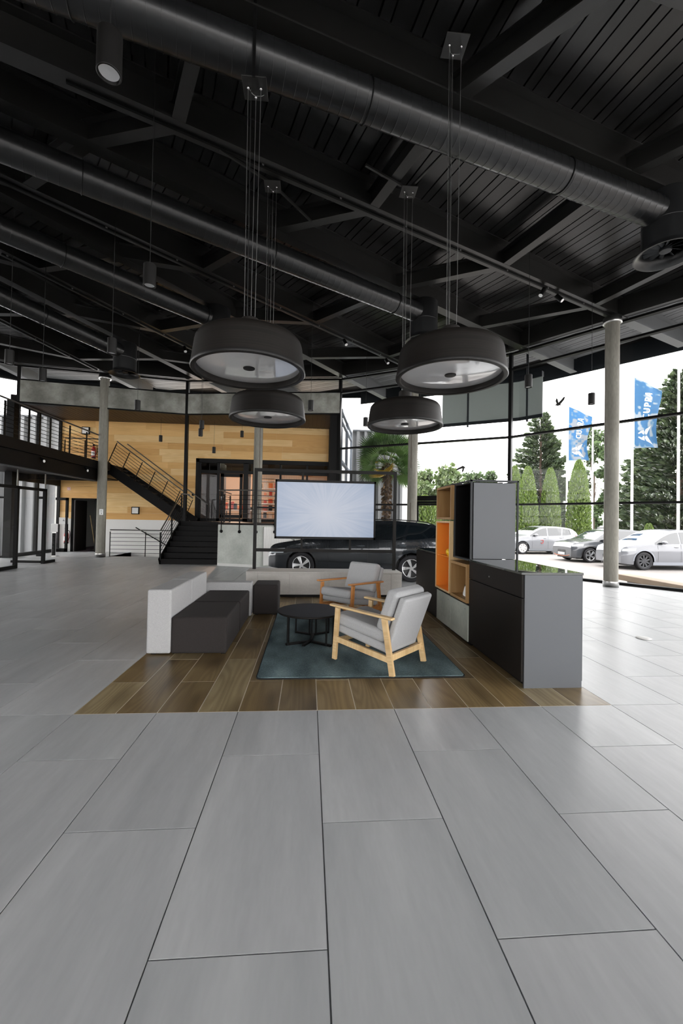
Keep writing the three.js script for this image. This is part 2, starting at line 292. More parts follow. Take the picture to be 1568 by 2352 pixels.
// entrance in the facade behind the parked car
{
  const a = P(0), b = P(1), d = [(b[0] - a[0]) / 5.687, (b[1] - a[1]) / 5.687], at = (s, y, off = 0) => V(a[0] + d[0] * s + d[1] * off, y, a[1] + d[1] * s - d[0] * off);
  const g = structGroup('door_1', 'black framed glass door in the facade behind the estate car');
  mesh('door_frame', [bar(at(2.82, 0, -0.06), at(2.82, 2.28, -0.06), 0.12, 0.1, V(d[0], 0, d[1])), bar(at(4.5, 0, -0.06), at(4.5, 2.28, -0.06), 0.12, 0.1, V(d[0], 0, d[1])), bar(at(2.76, 2.2, -0.06), at(4.56, 2.2, -0.06), 0.12, 0.16)], M.frame, g);
  mesh('door_leaf', [bar(at(2.92, 0.05, -0.08), at(2.92, 2.1, -0.08), 0.06, 0.07, V(d[0], 0, d[1])), bar(at(4.4, 0.05, -0.08), at(4.4, 2.1, -0.08), 0.06, 0.07, V(d[0], 0, d[1])), bar(at(2.9, 2.07, -0.08), at(4.42, 2.07, -0.08), 0.06, 0.08)], M.frame, g);
}

// ---------- columns ----------
const colGeo = () => { const g = new THREE.CylinderGeometry(0.152, 0.152, 6.2, 32, 1, true); g.translate(0, 3.22, 0); return g; };
const inset = (k, d) => { const m = lerp2(P(k), P(k + 1), 0.5), L = Math.hypot(m[0] - CX, m[1] - CZ); return [m[0] - (m[0] - CX) / L * d, 0, m[1] - (m[1] - CZ) / L * d]; };
const COLS = [[[7.17, 0, -9.42], 'round concrete column by the corner glazing beside the parked cars'], [inset(0, 0.42), 'round concrete column in front of the palm tree'], [inset(-1, 0.42), 'round concrete column rising behind the screen frame'], [[-7.28, 0, -15.36], 'round concrete column at the end of the mezzanine']];
COLS.forEach(([p, label], i) => {
  const c = thing('concrete_column', label, 'column', p, i * 1.1, 'concrete columns');
  mesh('shaft', colGeo(), M.column, c);
  mesh('steel_cap', lathe([[0, 6.42], [0.2, 6.42], [0.2, 6.28], [0.153, 6.28]], 32), M.steel, c);
  mesh('steel_base', lathe([[0.153, 0.13], [0.168, 0.13], [0.168, 0.002], [0, 0.002]], 32), M.steel, c);
});

// ---------- foyer: wood-clad wall, landing, stairs, mezzanine ----------
const WZ = -17.5;
const wallF = structGroup('wall_foyer', 'oak clad wall with pale dado');
mesh('wall_core', [B(-10, -9.36, -2.6, 5.4, WZ - 0.2, WZ), B(-9.36, -8.49, 2.07, 5.4, WZ - 0.2, WZ), B(-8.49, -4.53, -2.6, 5.4, WZ - 0.2, WZ), B(-4.53, 0.84, 3.79, 5.4, WZ - 0.2, WZ), B(-4.53, 0.84, -2.6, 1.31, WZ - 0.2, WZ), B(0.84, 1.0, -0.3, 5.4, WZ - 0.2, WZ)], M.whiteWall, wallF);
{
  const rh = 0.2627, gap = 0.002, t9 = () => 0;
  for (let r = 0; r < 15; r++) {
    const y0 = 1.31 + r * rh, y1 = y0 + rh; let x = -9.9 + rr(0, 0.6) - 0.6; const cuts = [];
    if (y0 < 2.0) cuts.push([-9.4, -8.45]); if (y0 < 3.7) cuts.push([-4.57, 0.9]);
    while (x < 0.84) {
      const e = x + rr(1.3, 3.2); let list = [[Math.max(x, -9.9), Math.min(e, 0.84)]];
      for (const [c0, c1] of cuts) list = list.flatMap(([s, t]) => (t <= c0 || s >= c1 ? [[s, t]] : [[s, c0], [c1, t]].filter(([p, q]) => q - p > 0.02)));
      for (const [s, t] of list) { if (t - s < 0.02) continue; const d = rr(0.015, 0.0175); const g = new THREE.BoxGeometry(t - s - gap, rh - gap, d); g.translate((s + t) / 2, (y0 + y1) / 2, WZ + d / 2); mesh('wall_board', uvm(g, rr(0, 3), r * 0.7, true), M.wallOak[Math.floor(rr(0, 4))], wallF); }
      if (r === 9 && t9(x) > -4.6) { const s = Math.max(x, -4.6), t = Math.min(e, 0.84); if (t - s > 0.02) { const g = new THREE.BoxGeometry(t - s - gap, y1 - 3.86, 0.016); g.translate((s + t) / 2, (y1 + 3.86) / 2, WZ + 0.008); mesh('wall_board', uvm(g, rr(0, 3), 0.4, true), M.wallOak[Math.floor(rr(0, 4))], wallF); } }
      x = e;
    }
  }
}
const soff = structGroup('ceiling_foyer', 'dark wood board soffit over the foyer');
{
  const zAt = (x) => { const k = x < P(-1)[0] ? -2 : -1, a = P(k), b = P(k + 1); return a[1] + (b[1] - a[1]) * (x - a[0]) / (b[0] - a[0]); };
  for (let x = -9.98; x < 0.9; x += 0.165) { const x1 = x + 0.158; mesh('soffit_board', prism([[x, WZ], [x1, WZ], [x1, zAt(x1)], [x, zAt(x)]], 5.25, 5.27), M.soffit, soff); }
  mesh('soffit_core', prism([[-10.1, WZ - 0.3], [1.05, WZ - 0.3], [1.05, zAt(1.05)], [P(-1)[0], P(-1)[1]], [-10.1, zAt(-10.1)]], 5.275, 5.5), M.black2, soff);
}
// side glazing of the foyer
{
  const g = structGroup('window_16', 'tall foyer side windows in dark frames');
  const X = -9.92, z0 = -14.75;
  for (const [y0, y1] of [[0.1, 2.62], [3.4, 5.22]]) for (const [a, b] of [[z0, -16.1], [-16.1, WZ]]) mesh('pane', sheet(V(X, y0, a), V(X, y1, b)), M.glass, g);
  mesh('window_frame', [B(X - 0.05, X + 0.05, 0, 5.25, -16.16, -16.06), B(X - 0.05, X + 0.05, 0, 5.25, WZ, WZ + 0.08), B(X - 0.05, X + 0.05, 0, 0.12, WZ, z0), B(X - 0.05, X + 0.05, 2.6, 3.42, WZ, z0), B(X - 0.05, X + 0.05, 5.16, 5.25, WZ, z0), B(X - 0.12, X + 0.12, 0, 5.25, z0 - 0.12, z0 + 0.12)], M.frame, g);
}
// glass screen in front of the oak wall and the dark doorway
{
  const g = structGroup('door_2', 'open doorway into a dark room beside a framed glass screen');
  mesh('door_frame', [B(-9.42, -9.34, 0, 2.13, WZ, WZ + 0.06), B(-8.51, -8.43, 0, 2.13, WZ, WZ + 0.06), B(-9.42, -8.43, 2.06, 2.13, WZ, WZ + 0.06)], M.frame, g);
  mesh('screen_frame', [B(-9.52, -9.44, 0, 2.13, -17.3, -17.22), B(-9.9, -9.44, 2.03, 2.13, -17.3, -17.22), B(-9.9, -9.44, 0, 0.14, -17.3, -17.22)], M.frame, g);
  mesh('screen_pane', sheet(V(-9.86, 0.14, -17.26), V(-9.5, 2.04, -17.26)), M.glass, g);
  mesh('door_leaf', [B(-9.33, -9.28, 0.01, 2.05, WZ - 0.85, WZ - 0.05)], M.blackFront, g);
  struct('wall_store', [B(-10.1, -6.2, -0.1, 2.7, -26.1, -26.0), B(-10.2, -10.1, -0.1, 2.7, -26.1, WZ - 0.2), B(-6.3, -6.2, -0.1, 2.7, -26.1, WZ - 0.2), B(-10.2, -6.2, 2.6, 2.7, -26.1, WZ - 0.2)], M.whiteWall, 'plain walls of the unlit store room');
  struct('floor_store', B(-10.2, -6.2, -0.1, -0.002, -26.1, WZ - 0.2), std(0x7d7079, 0.9), 'mauve grey carpet of the store room');
  const br = thing('broom', 'wooden broom leaning in the dark doorway', 'broom', [-8.9, 0, -18.2]);
  mesh('broomstick', cyl(V(0.12, 0.05, 0.1), V(-0.22, 1.45, -0.1), 0.014), M.oak, br); mesh('brush_head', RB(0.36, 0.07, 0.07, 0.015, 0.12, 0.036, 0.1), M.blackFront, br);
}
// pit of the descending stair
struct('wall_stairwell', [B(WELL[0] - 0.12, WELL[0], -2.6, -0.012, WZ, -15.75), B(WELL[0], -4.5, -2.7, -2.6, WZ, -15.7), B(WELL[0], -4.5, -2.6, -0.02, -15.82, -15.7), B(-4.62, -4.5, -2.6, -0.01, WZ, -15.85)], M.whiteWall, 'pale walls of the stairwell going down');
struct('floor_foyer', prism(foyerPoly, -0.4, -0.36), M.grout);

// raised landing
const landPoly = [[-2.75, -13.03], [-1.63, -12.66], [0.35, -13.9], [0.7, -15.0], [0.76, WZ], [-4.5, WZ], [-4.5, -15.24], [-2.75, -15.24]];
{
  const g = structGroup('floor_landing', 'raised landing with pale concrete sides');
  mesh('landing_core', prism(landPoly, -0.006, 1.25), M.concreteLight, g);
  mesh('landing_slab', prism(landPoly, 1.25, 1.31), M.blackFront, g);
  mesh('plinth', [bar(V(-2.74, 0.04, -13.025), V(-1.63, 0.04, -12.655), 0.03, 0.08)], M.whiteWall, g);
  mesh('service_door', [bar(V(-1.35, 0.62, -12.82), V(-0.55, 0.62, -13.33), 0.03, 1.16)], M.white, g);
}
// lower flight
{
  const s = thing('lower_stairs', 'black lower stair flight beside the concrete landing', 'stairs');
  for (let i = 0; i < 8; i++) mesh('step', [B(-4.5, -2.78, i === 0 ? 0 : i * 0.164 - 0.02, (i + 1) * 0.164 - 0.035, -13.25 - i * 0.28, -13.25 - i * 0.28 - 0.3), B(-4.51, -2.77, (i + 1) * 0.164 - 0.035, (i + 1) * 0.164, -13.22 - i * 0.28, -13.25 - i * 0.28 - 0.3)], M.black2, s);
  mesh('stringer', [bar(V(-4.52, 0.06, -13.2), V(-4.52, 1.2, -15.24), 0.03, 0.26)], M.black2, s);
}
// railing builder: posts with wires between two points (feet), h high
function railing(g, a, b, n, h, wires, mPost = M.frame, tilt = V(0, 0, 0), rail = M.rail) {
  for (let i = 0; i < n; i++) { const p = a.clone().lerp(b, n === 1 ? 0 : i / (n - 1)); mesh('post', bar(p, p.clone().add(V(0, h - 0.06, 0)).add(tilt), 0.05, 0.014, b.clone().sub(a).setY(0).normalize()), mPost, g); }
  for (let k = 0; k < wires; k++) { const o = V(0, 0.12 + (h - 0.25) * k / (wires - 1), 0).add(tilt.clone().multiplyScalar((0.12 + (h - 0.25) * k / (wires - 1)) / h)); mesh('wire', cyl(a.clone().add(o), b.clone().add(o), 0.008, 0.008, 6), M.frame, g); }
  mesh('handrail', cyl(a.clone().add(V(0, h, 0)).add(tilt), b.clone().add(V(0, h, 0)).add(tilt), 0.021, 0.021, 10), rail, g);
}
{
  let g = thing('stair_railing', 'black wire railing along the lower stair flight', 'railing');
  railing(g, V(-4.5, 0.12, -13.2), V(-4.5, 1.36, -15.24), 3, 0.92, 6);
  mesh('rail_end', cyl(V(-4.5, 2.28, -15.24), V(-4.3, 2.27, -15.5), 0.021), M.rail, g);
  g = thing('stairwell_railing', 'low wire railing guarding the stairwell opening', 'railing');
  railing(g, V(-7.08, 0, -15.62), V(-4.62, 0, -15.62), 3, 0.95, 6);
  const h = tag(mesh('wall_handrail', [cyl(V(-6.9, 1.0, -17.38), V(-5.0, -0.1, -17.38), 0.02), cyl(V(-6.5, 0.72, -17.49), V(-6.5, 0.76, -17.38), 0.03), cyl(V(-5.5, 0.14, -17.49), V(-5.5, 0.18, -17.38), 0.03)], M.frame), 'thin handrail sloping down the pale stairwell wall', 'handrail');
  g = thing('landing_railing', 'black railing on the landing with side-fixed posts', 'railing');
  const pts = [V(-2.72, 1.0, -14.9), V(-2.72, 1.0, -13.02), V(-1.63, 1.0, -12.63), V(0.36, 1.0, -13.86)];
  for (let i = 0; i < 3; i++) {
    const a = pts[i], b = pts[i + 1], n = [2, 2, 4][i];
    for (let k = 0; k < n; k++) { const p = a.clone().lerp(b, (k + 0.14) / n * 1.05); mesh('post', [bar(p, p.clone().add(V(0, 1.22, 0)), 0.05, 0.016, b.clone().sub(a).setY(0).normalize()), new THREE.SphereGeometry(0.05, 10, 8).translate(p.x, p.y + 0.05, p.z)], M.frame, g); }
    for (let k = 0; k < 6; k++) mesh('wire', cyl(a.clone().setY(1.45 + k * 0.14), b.clone().setY(1.45 + k * 0.14), 0.008, 0.008, 6), M.frame, g);
    mesh('handrail', cyl(a.clone().setY(2.3), b.clone().setY(2.3), 0.021), M.rail, g);
  }
}
// upper flight
{
  const s = thing('upper_stairs', 'black steel upper stair flight with open risers against oak wall', 'stairs');
  const n = 12, x0 = -4.6, x1 = -7.42, y0 = 1.31, y1 = 3.38;
  mesh('stringer', [bar(V(x0 + 0.1, y0 - 0.08, -16.02), V(x1, y1 - 0.14, -16.02), 0.03, 0.34)], M.black2, s);
  mesh('stringer', [bar(V(x0 + 0.1, y0 - 0.02, -17.25), V(x1, y1 - 0.1, -17.25), 0.03, 0.26)], M.black2, s);
  for (let i = 1; i < n; i++) { const x = x0 + (x1 - x0) * (i / n), y = y0 + (y1 - y0) * (i / n) + 0.03; mesh('tread', B(x - 0.27, x, y - 0.035, y, -17.22, -16.05), M.blackFront, s); }
  const g = thing('flight_railing', 'tilted post wire railing along the upper stair flight', 'railing');
  const a = V(-4.62, 1.36, -16.0), b = V(-7.4, 3.4, -16.0);
  railing(g, a, b, 7, 0.86, 7, M.frame, V(0.3, -0.06, 0));
  const h = thing('wall_side_handrail', 'steel handrail on the oak wall side of upper flight', 'handrail');
  mesh('handrail', cyl(V(-4.1, 1.98, -17.36), V(-7.3, 4.34, -17.36), 0.021), M.rail, h); mesh('end_post', cyl(V(-4.12, 1.31, -17.36), V(-4.12, 1.98, -17.36), 0.018), M.frame, h);
}
// mezzanine
{
  const g = structGroup('floor_mezzanine', 'black mezzanine walkway above the entrance');
  const inner = [[-7.43, -7.5], [-7.43, -15.5], [-7.2, -15.5], [-7.2, -15.75], [-7.43, -15.95], [-7.43, WZ], [-9.86, WZ], [-9.86, -14.95], [-14.6, -11.1], [-16.5, -7.5]];
  mesh('walkway_slab', prism(inner, 3.1, 3.38), M.black2, g);
  mesh('edge_girder', [B(-7.62, -7.5, 2.68, 3.1, -15.45, -7.5), B(-9.8, -7.5, 2.68, 3.1, -15.5, -15.4)], M.black2, g);
  mesh('girder_flange', [B(-7.66, -7.46, 2.66, 2.685, -15.45, -7.5)], M.panelEdge, g);
  mesh('walkway_soffit', prism(inner.map(([x, z]) => [x - 0.25, z + (z < -17 ? 0.01 : 0)]), 2.86, 2.9), M.black2, g);
  const r = thing('mezzanine_railing', 'long black wire railing on the mezzanine edge', 'railing');
  for (const z of [-8.9, -9.86, -10.81, -11.7, -12.62, -13.6, -14.58, -15.5]) mesh('post', bar(V(-7.45, 3.3, z), V(-7.45, 4.24, z), 0.06, 0.02, V(1, 0, 0)), M.frame, r);
  for (let k = 0; k < 7; k++) mesh('wire', cyl(V(-7.45, 3.5 + k * 0.105, -7.6), V(-7.45, 3.5 + k * 0.105, -15.5), 0.008, 0.008, 6), M.frame, r);
  mesh('handrail', cyl(V(-7.45, 4.3, -7.6), V(-7.45, 4.3, -15.5), 0.024), M.rail, r);
  const r2 = thing('stair_head_railing', 'short return railing at the head of upper flight', 'railing');
  railing(r2, V(-8.9, 3.38, -15.95), V(-7.5, 3.38, -15.95), 3, 0.88, 6);
  for (const [z, l] of [[-12.25, 'small round spotlight under the mezzanine above the glass door'], [-14.55, 'small round spotlight on mezzanine edge next to the concrete column']]) {
    const s = thing('edge_spotlight', l, 'spotlight', [-7.42, 2.98, z]); mesh('spot_body', [cyl(V(-0.06, 0.09, 0), V(-0.02, 0.05, 0), 0.012), cyl(V(-0.04, 0.05, -0.01), V(0.06, -0.03, 0.03), 0.035, 0.045, 14)], M.black, s); mesh('lens', new THREE.SphereGeometry(0.045, 14, 10).scale(0.5, 1, 1).translate(0.065, -0.035, 0.032), M.white, s);
  }
}
// fire extinguishers
function extinguisher(pos, label, dark) {
  const e = thing('fire_extinguisher', label, 'extinguisher', pos);
  mesh('cylinder', lathe([[0, 0], [0.075, 0.005], [0.078, 0.03], [0.078, 0.36], [0.06, 0.43], [0.025, 0.46], [0.025, 0.5], [0, 0.5]], 20), M.red, e);
  mesh('paper_label', new THREE.CylinderGeometry(0.0795, 0.0795, 0.17, 20, 1, true, -1.0, 2.0).translate(0, 0.2, 0), M.paper, e);
  mesh('base_band', new THREE.CylinderGeometry(0.08, 0.08, 0.05, 20).translate(0, 0.026, 0), M.black, e);
  mesh('valve', [RB(0.05, 0.06, 0.09, 0.012, 0, 0.53, 0), bar(V(0, 0.57, -0.02), V(0, 0.6, 0.12), 0.02, 0.012)], M.black, e);
  mesh('hose', tubeG([V(0.02, 0.52, 0.02), V(0.13, 0.5, 0.04), V(0.15, 0.3, 0.03), V(0.1, 0.12, 0.05)], 0.011), M.black, e);
  return e;
}
extinguisher([-9.55, 0.32, -17.39], 'red fire extinguisher hung low on the pale dado behind glass screen');
extinguisher([-8.6, 3.72, -17.38], 'red fire extinguisher on the oak wall upstairs behind railing');
// wall lamps, signs
for (const [x, y, l] of [[-6.95, 1.68, 'square white wall lamp on oak wall under the upper flight'], [-8.95, 4.84, 'square white wall lamp above the mezzanine railing']]) {
  const w = thing('wall_lamp', l, 'lamp', [x, y, WZ + 0.02]); mesh('lamp_housing', RB(0.3, 0.3, 0.08, 0.015, 0, 0, 0.04), M.frame, w); mesh('lamp_glass', RB(0.24, 0.24, 0.03, 0.012, 0, 0, 0.07), M.white, w);
}
{ const s = thing('light_switch', 'small black switch on oak wall beside the shop door', 'switch', [-4.72, 2.38, WZ + 0.018]); mesh('switch_plate', RB(0.09, 0.11, 0.02, 0.006, 0, 0, 0.01), M.frame, s); mesh('rocker', RB(0.05, 0.06, 0.012, 0.004, 0, 0, 0.022), M.black, s); }
function sign(name, label, w, h, pos, turn, draw) {
  const s = thing(name, label, 'sign', pos, turn); mesh('sheet', RB(w, h, 0.008, 0.003, 0, 0, 0), M.paper, s);
  const t = canvasTex(256, Math.round(256 * h / w), draw); mesh('print', new THREE.PlaneGeometry(w * 0.98, h * 0.98).translate(0, 0, 0.0052), std(0xffffff, 0.8, { map: t }), s); return s;
}
sign('wc_sign', 'white WC direction sign on the column at the mezzanine', 0.12, 0.2, [-7.21, 1.58, -15.2], 0.42, (c, w, h) => { c.fillStyle = '#eceeed'; c.fillRect(0, 0, w, h); c.fillStyle = '#3b4a4a'; c.font = 'bold 92px sans-serif'; c.textAlign = 'center'; c.fillText('WC', w / 2, h * 0.38); c.lineWidth = 18; c.strokeStyle = '#3b4a4a'; c.beginPath(); c.moveTo(w * 0.4, h * 0.56); c.lineTo(w * 0.62, h * 0.82); c.moveTo(w * 0.62, h * 0.66); c.lineTo(w * 0.62, h * 0.82); c.lineTo(w * 0.44, h * 0.82); c.stroke(); });
sign('paper_notice', 'white paper notice with small black emblem on foyer glass', 0.3, 0.26, [-9.56, 1.22, -17.2], 0.5, (c, w, h) => { c.fillStyle = '#f0f0ef'; c.fillRect(0, 0, w, h); c.strokeStyle = '#333'; c.lineWidth = 9; c.beginPath(); c.moveTo(w * 0.52, h * 0.25); c.lineTo(w * 0.42, h * 0.52); c.lineTo(w * 0.6, h * 0.5); c.moveTo(w * 0.48, h * 0.4); c.lineTo(w * 0.64, h * 0.56); c.stroke(); });
sign('hydrant_sign', 'small red and white fire sign high on oak wall', 0.13, 0.13, [-9.55, 2.5, WZ + 0.03], 0, (c, w, h) => { c.fillStyle = '#e9dcd4'; c.fillRect(0, 0, w, h); c.strokeStyle = '#b0362c'; c.lineWidth = 26; c.strokeRect(30, 30, w - 60, h - 60); c.fillStyle = '#b0362c'; c.fillRect(w * 0.45, h * 0.3, w * 0.16, h * 0.4); });

// shop behind the landing
{
  const g = structGroup('door_3', 'black framed glazing and glass door of the lit shop');
  const z = WZ - 0.06, fr = []; const post = (x, w, y0 = 1.31, y1 = 3.79) => fr.push(B(x - w / 2, x + w / 2, y0, y1, z - 0.06, z + 0.06));
  for (const [x, w] of [[-4.48, 0.1], [-3.72, 0.12], [-2.62, 0.2], [-2.3, 0.08], [-1.2, 0.08], [-0.1, 0.08], [0.79, 0.1]]) post(x, w);
  fr.push(B(-4.53, 0.84, 3.7, 3.79, z - 0.06, z + 0.06), B(-4.53, 0.84, 3.28, 3.4, z - 0.05, z + 0.05), B(-4.53, 0.84, 1.31, 1.42, z - 0.06, z + 0.06));
  mesh('door_frame', fr, M.frame, g);
  mesh('reveal_trim', [B(-4.63, -4.5, 1.31, 3.87, WZ - 0.02, WZ + 0.025), B(-4.63, 0.86, 3.72, 3.87, WZ - 0.02, WZ + 0.025)], M.frame, g);
  struct('wall_added_light_baffle', [B(-3.76, -3.7, 1.31, 3.79, -19.0, WZ - 0.13), B(-2.68, -2.56, 1.31, 3.79, -18.6, WZ - 0.13), B(-4.5, -3.76, 1.31, 3.79, -17.98, -17.9)], std(0x3b3836, 0.7), 'added charcoal baffles keeping the shop side panes dark');  // added boxes that hold back the shop lamps so the sidelights stay dark
  for (const [a, b] of [[-4.43, -3.78], [-2.52, -2.34], [-2.26, -1.24], [-1.16, -0.14], [-0.06, 0.74]]) mesh('pane', sheet(V(a, 1.42, z), V(b, 3.28, z)), M.glass, g);
  mesh('pane', sheet(V(-4.43, 3.4, z), V(0.74, 3.7, z)), M.tint, g);
  const leaf = mesh('door_leaf', [B(-3.64, -3.5, 1.43, 3.27, z, z + 0.05), B(-2.86, -2.74, 1.43, 3.27, z, z + 0.05), B(-3.64, -2.74, 3.14, 3.27, z, z + 0.05), B(-3.64, -2.74, 1.43, 1.58, z, z + 0.05)], M.frame, g);
  mesh('door_pane', sheet(V(-3.5, 1.58, z + 0.025), V(-2.86, 3.14, z + 0.025)), M.glass, leaf);
  mesh('door_handle', [cyl(V(-3.57, 2.3, z + 0.05), V(-3.57, 2.3, z + 0.11), 0.012), cyl(V(-3.57, 2.3, z + 0.1), V(-3.44, 2.3, z + 0.1), 0.011), RB(0.035, 0.16, 0.012, 0.004, -3.57, 2.24, z + 0.056)], M.chrome, leaf);
  struct('wall_shop', [B(-6.0, 1.1, 1.2, 4.3, -23.2, -23.1), B(-6.1, -6.0, 1.2, 4.3, -23.1, WZ - 0.2), B(1.0, 1.1, 1.2, 4.3, -23.1, WZ - 0.2)], std(0x8d7c6b, 0.8), 'warm beige walls of the shop behind the glass door');
  struct('ceiling_shop', B(-6.1, 1.1, 4.2, 4.35, -23.2, WZ - 0.2), std(0xb9a48e, 0.8)); struct('floor_shop', B(-6.1, 1.1, 1.15, 1.305, -23.2, WZ - 0.2), std(0x8a6f57, 0.6));
  for (const [x, zz, l] of [[-3.6, -20.2, 'slim lit strip lamp on shop ceiling seen through the door'], [-0.9, -20.4, 'slim lit strip lamp on shop ceiling over the white shelves']]) {
    const s = thing('strip_lamp', l, 'lamp', [x, 4.14, zz], 0.6); mesh('lamp_body', RB(1.3, 0.05, 0.12, 0.015, 0, 0.03, 0), M.white, s);
    mesh('lamp_tube', RB(1.24, 0.02, 0.09, 0.008, 0, 0, 0), std(0xffffff, 0.5, { emissive: 0xffe2bd, emissiveIntensity: 0.3 }), s);
    const L = new THREE.PointLight(0xffdcc0, x < -3 ? 5 : 0.8, 0, 2); L.position.set(0, -0.12, 0); L.shadow.radius = 6; L.castShadow = true; s.add(L);
  }
  const hue = ['orange', 'cream', 'red', 'black', 'apricot'], ord = ['first', 'second', 'third', 'fourth', 'fifth', 'sixth', 'seventh', 'eighth', 'ninth'];
  const orange = std(0xd9541a, 0.5), cols = [orange, std(0xe8e2d8, 0.6), std(0xc23a24, 0.5), M.blackFront, std(0xe07a3a, 0.5)];
  const table = thing('display_table', 'shop display table stacked with orange goods', 'table', [-3.2, 1.305, -19.5]);
  mesh('table_top', RB(1.3, 0.04, 0.7, 0.01, 0, 0.5, 0), M.white, table); for (const [x, zz] of [[-0.6, -0.3], [0.6, -0.3], [-0.6, 0.3], [0.6, 0.3]]) mesh('leg', B(x - 0.02, x + 0.02, 0, 0.48, zz - 0.02, zz + 0.02), M.frame, table);
  for (let i = 0; i < 9; i++) { const w = rr(0.12, 0.22), h = rr(0.12, 0.4); tag(mesh('goods_box', RB(Math.min(w, 0.125), h, 0.18, 0.012, -3.75 + i * 0.135, 1.827 + h / 2, -19.5 + rr(-0.14, 0.14)), cols[i % 5]), hue[i % 5] + ' package, ' + ord[i] + ' along the shop display table from the added light baffle', 'package', 'packages on the shop table'); }
  const rack = thing('white_shelf_rack', 'white shelf rack full of goods in the shop', 'shelf', [-1.3, 1.305, -20.4]);
  for (let k = 0; k < 6; k++) mesh('shelf', B(-1.2, 1.2, 0.1 + k * 0.36, 0.16 + k * 0.36, -0.2, 0.2), M.white, rack);
  mesh('upright', B(-1.24, -1.2, 0, 2.0, -0.2, 0.2), M.white, rack); mesh('upright', B(1.2, 1.24, 0, 2.0, -0.2, 0.2), M.white, rack);
  mesh('header', B(-1.3, 1.3, 2.05, 2.3, -0.25, 0.25), M.white, rack);
  for (let k = 0; k < 5; k++) for (let i = 0; i < 9; i++) { const h = rr(0.14, 0.27), w = rr(0.1, 0.2); tag(mesh('shelf_item', RB(w, h, 0.16, 0.012, -2.35 + i * 0.255, 1.469 + k * 0.36 + h / 2, -20.34), cols[(i * 3 + k * 2) % 5]), hue[(i * 3 + k * 2) % 5] + ' package, ' + ord[i] + ' from the door side on rack shelf ' + ord[k] + ' from the floor', 'package', 'packages on the white rack'); }
  const rl = tag(mesh('round_lamp', new THREE.SphereGeometry(0.5, 24, 12).scale(1, 0.28, 1).translate(-0.15, 3.55, -19.3), std(0xe6c9a5, 0.6)), 'round cream pendant shade in shop behind the screen', 'lamp');
}

// ---------- lounge ----------
{ // rug
  const r = thing('rug', 'teal grey rug with dark bound edge under the armchairs', 'rug', [0, 0.001, 0]);
  const sh = (x0, x1, z0, z1, q) => { const s = new THREE.Shape(); s.moveTo(x0 + q, z0); s.lineTo(x1 - q, z0); s.quadraticCurveTo(x1, z0, x1, z0 + q); s.lineTo(x1, z1 - q); s.quadraticCurveTo(x1, z1, x1 - q, z1); s.lineTo(x0 + q, z1); s.quadraticCurveTo(x0, z1, x0, z1 - q); s.lineTo(x0, z0 + q); s.quadraticCurveTo(x0, z0, x0 + q, z0); return s; };
  const ex = (s, d, y) => { const g = new THREE.ExtrudeGeometry(s, { depth: d, bevelEnabled: false }); g.rotateX(-Math.PI / 2); g.translate(0, y, 0); return uvm(g); };
  mesh('binding', ex(sh(-0.455, 1.52, 3.885, 6.95, 0.06), 0.011, 0), M.rugEdge, r); mesh('pile', ex(sh(-0.445, 1.51, 3.895, 6.94, 0.055), 0.007, 0.009), M.rug, r);
}
const puffy = (w, h, d, r, x, y, z) => RB(w, h, d, r, x, y, z, 4);
{ // modular sofa
  const s = thing('modular_sofa', 'low modular sofa with dark seats and pale grey back blocks', 'sofa');
  for (const [z0, z1] of [[-4.605, -5.395], [-5.398, -6.17]]) mesh('back_block', puffy(0.25, 0.68, Math.abs(z1 - z0), 0.022, -1.567, 0.352, (z0 + z1) / 2), M.greyFabric, s);
  for (const [z0, z1] of [[-4.61, -5.465], [-5.468, -6.325]]) mesh('seat_block', puffy(0.588, 0.39, Math.abs(z1 - z0), 0.026, -1.147, 0.205, (z0 + z1) / 2), M.darkFabric, s);
  mesh('arm_block', puffy(0.86, 0.5, 0.2, 0.022, -1.255, 0.262, -6.43), M.greyFabric, s);
  mesh('glides', [B(-1.65, -1.6, 0, 0.014, -4.66, -4.63), B(-0.92, -0.87, 0, 0.014, -4.67, -4.64), B(-0.92, -0.87, 0, 0.014, -6.3, -6.26)], M.black, s);
  const p = thing('pouf', 'dark square pouf next to the modular sofa', 'pouf'); mesh('pouf_body', puffy(0.38, 0.45, 0.5, 0.03, -0.632, 0.236, -6.7), M.darkFabric, p); mesh('glides', [B(-0.78, -0.74, 0, 0.014, -6.52, -6.48), B(-0.52, -0.48, 0, 0.014, -6.52, -6.48)], M.black, p);
}
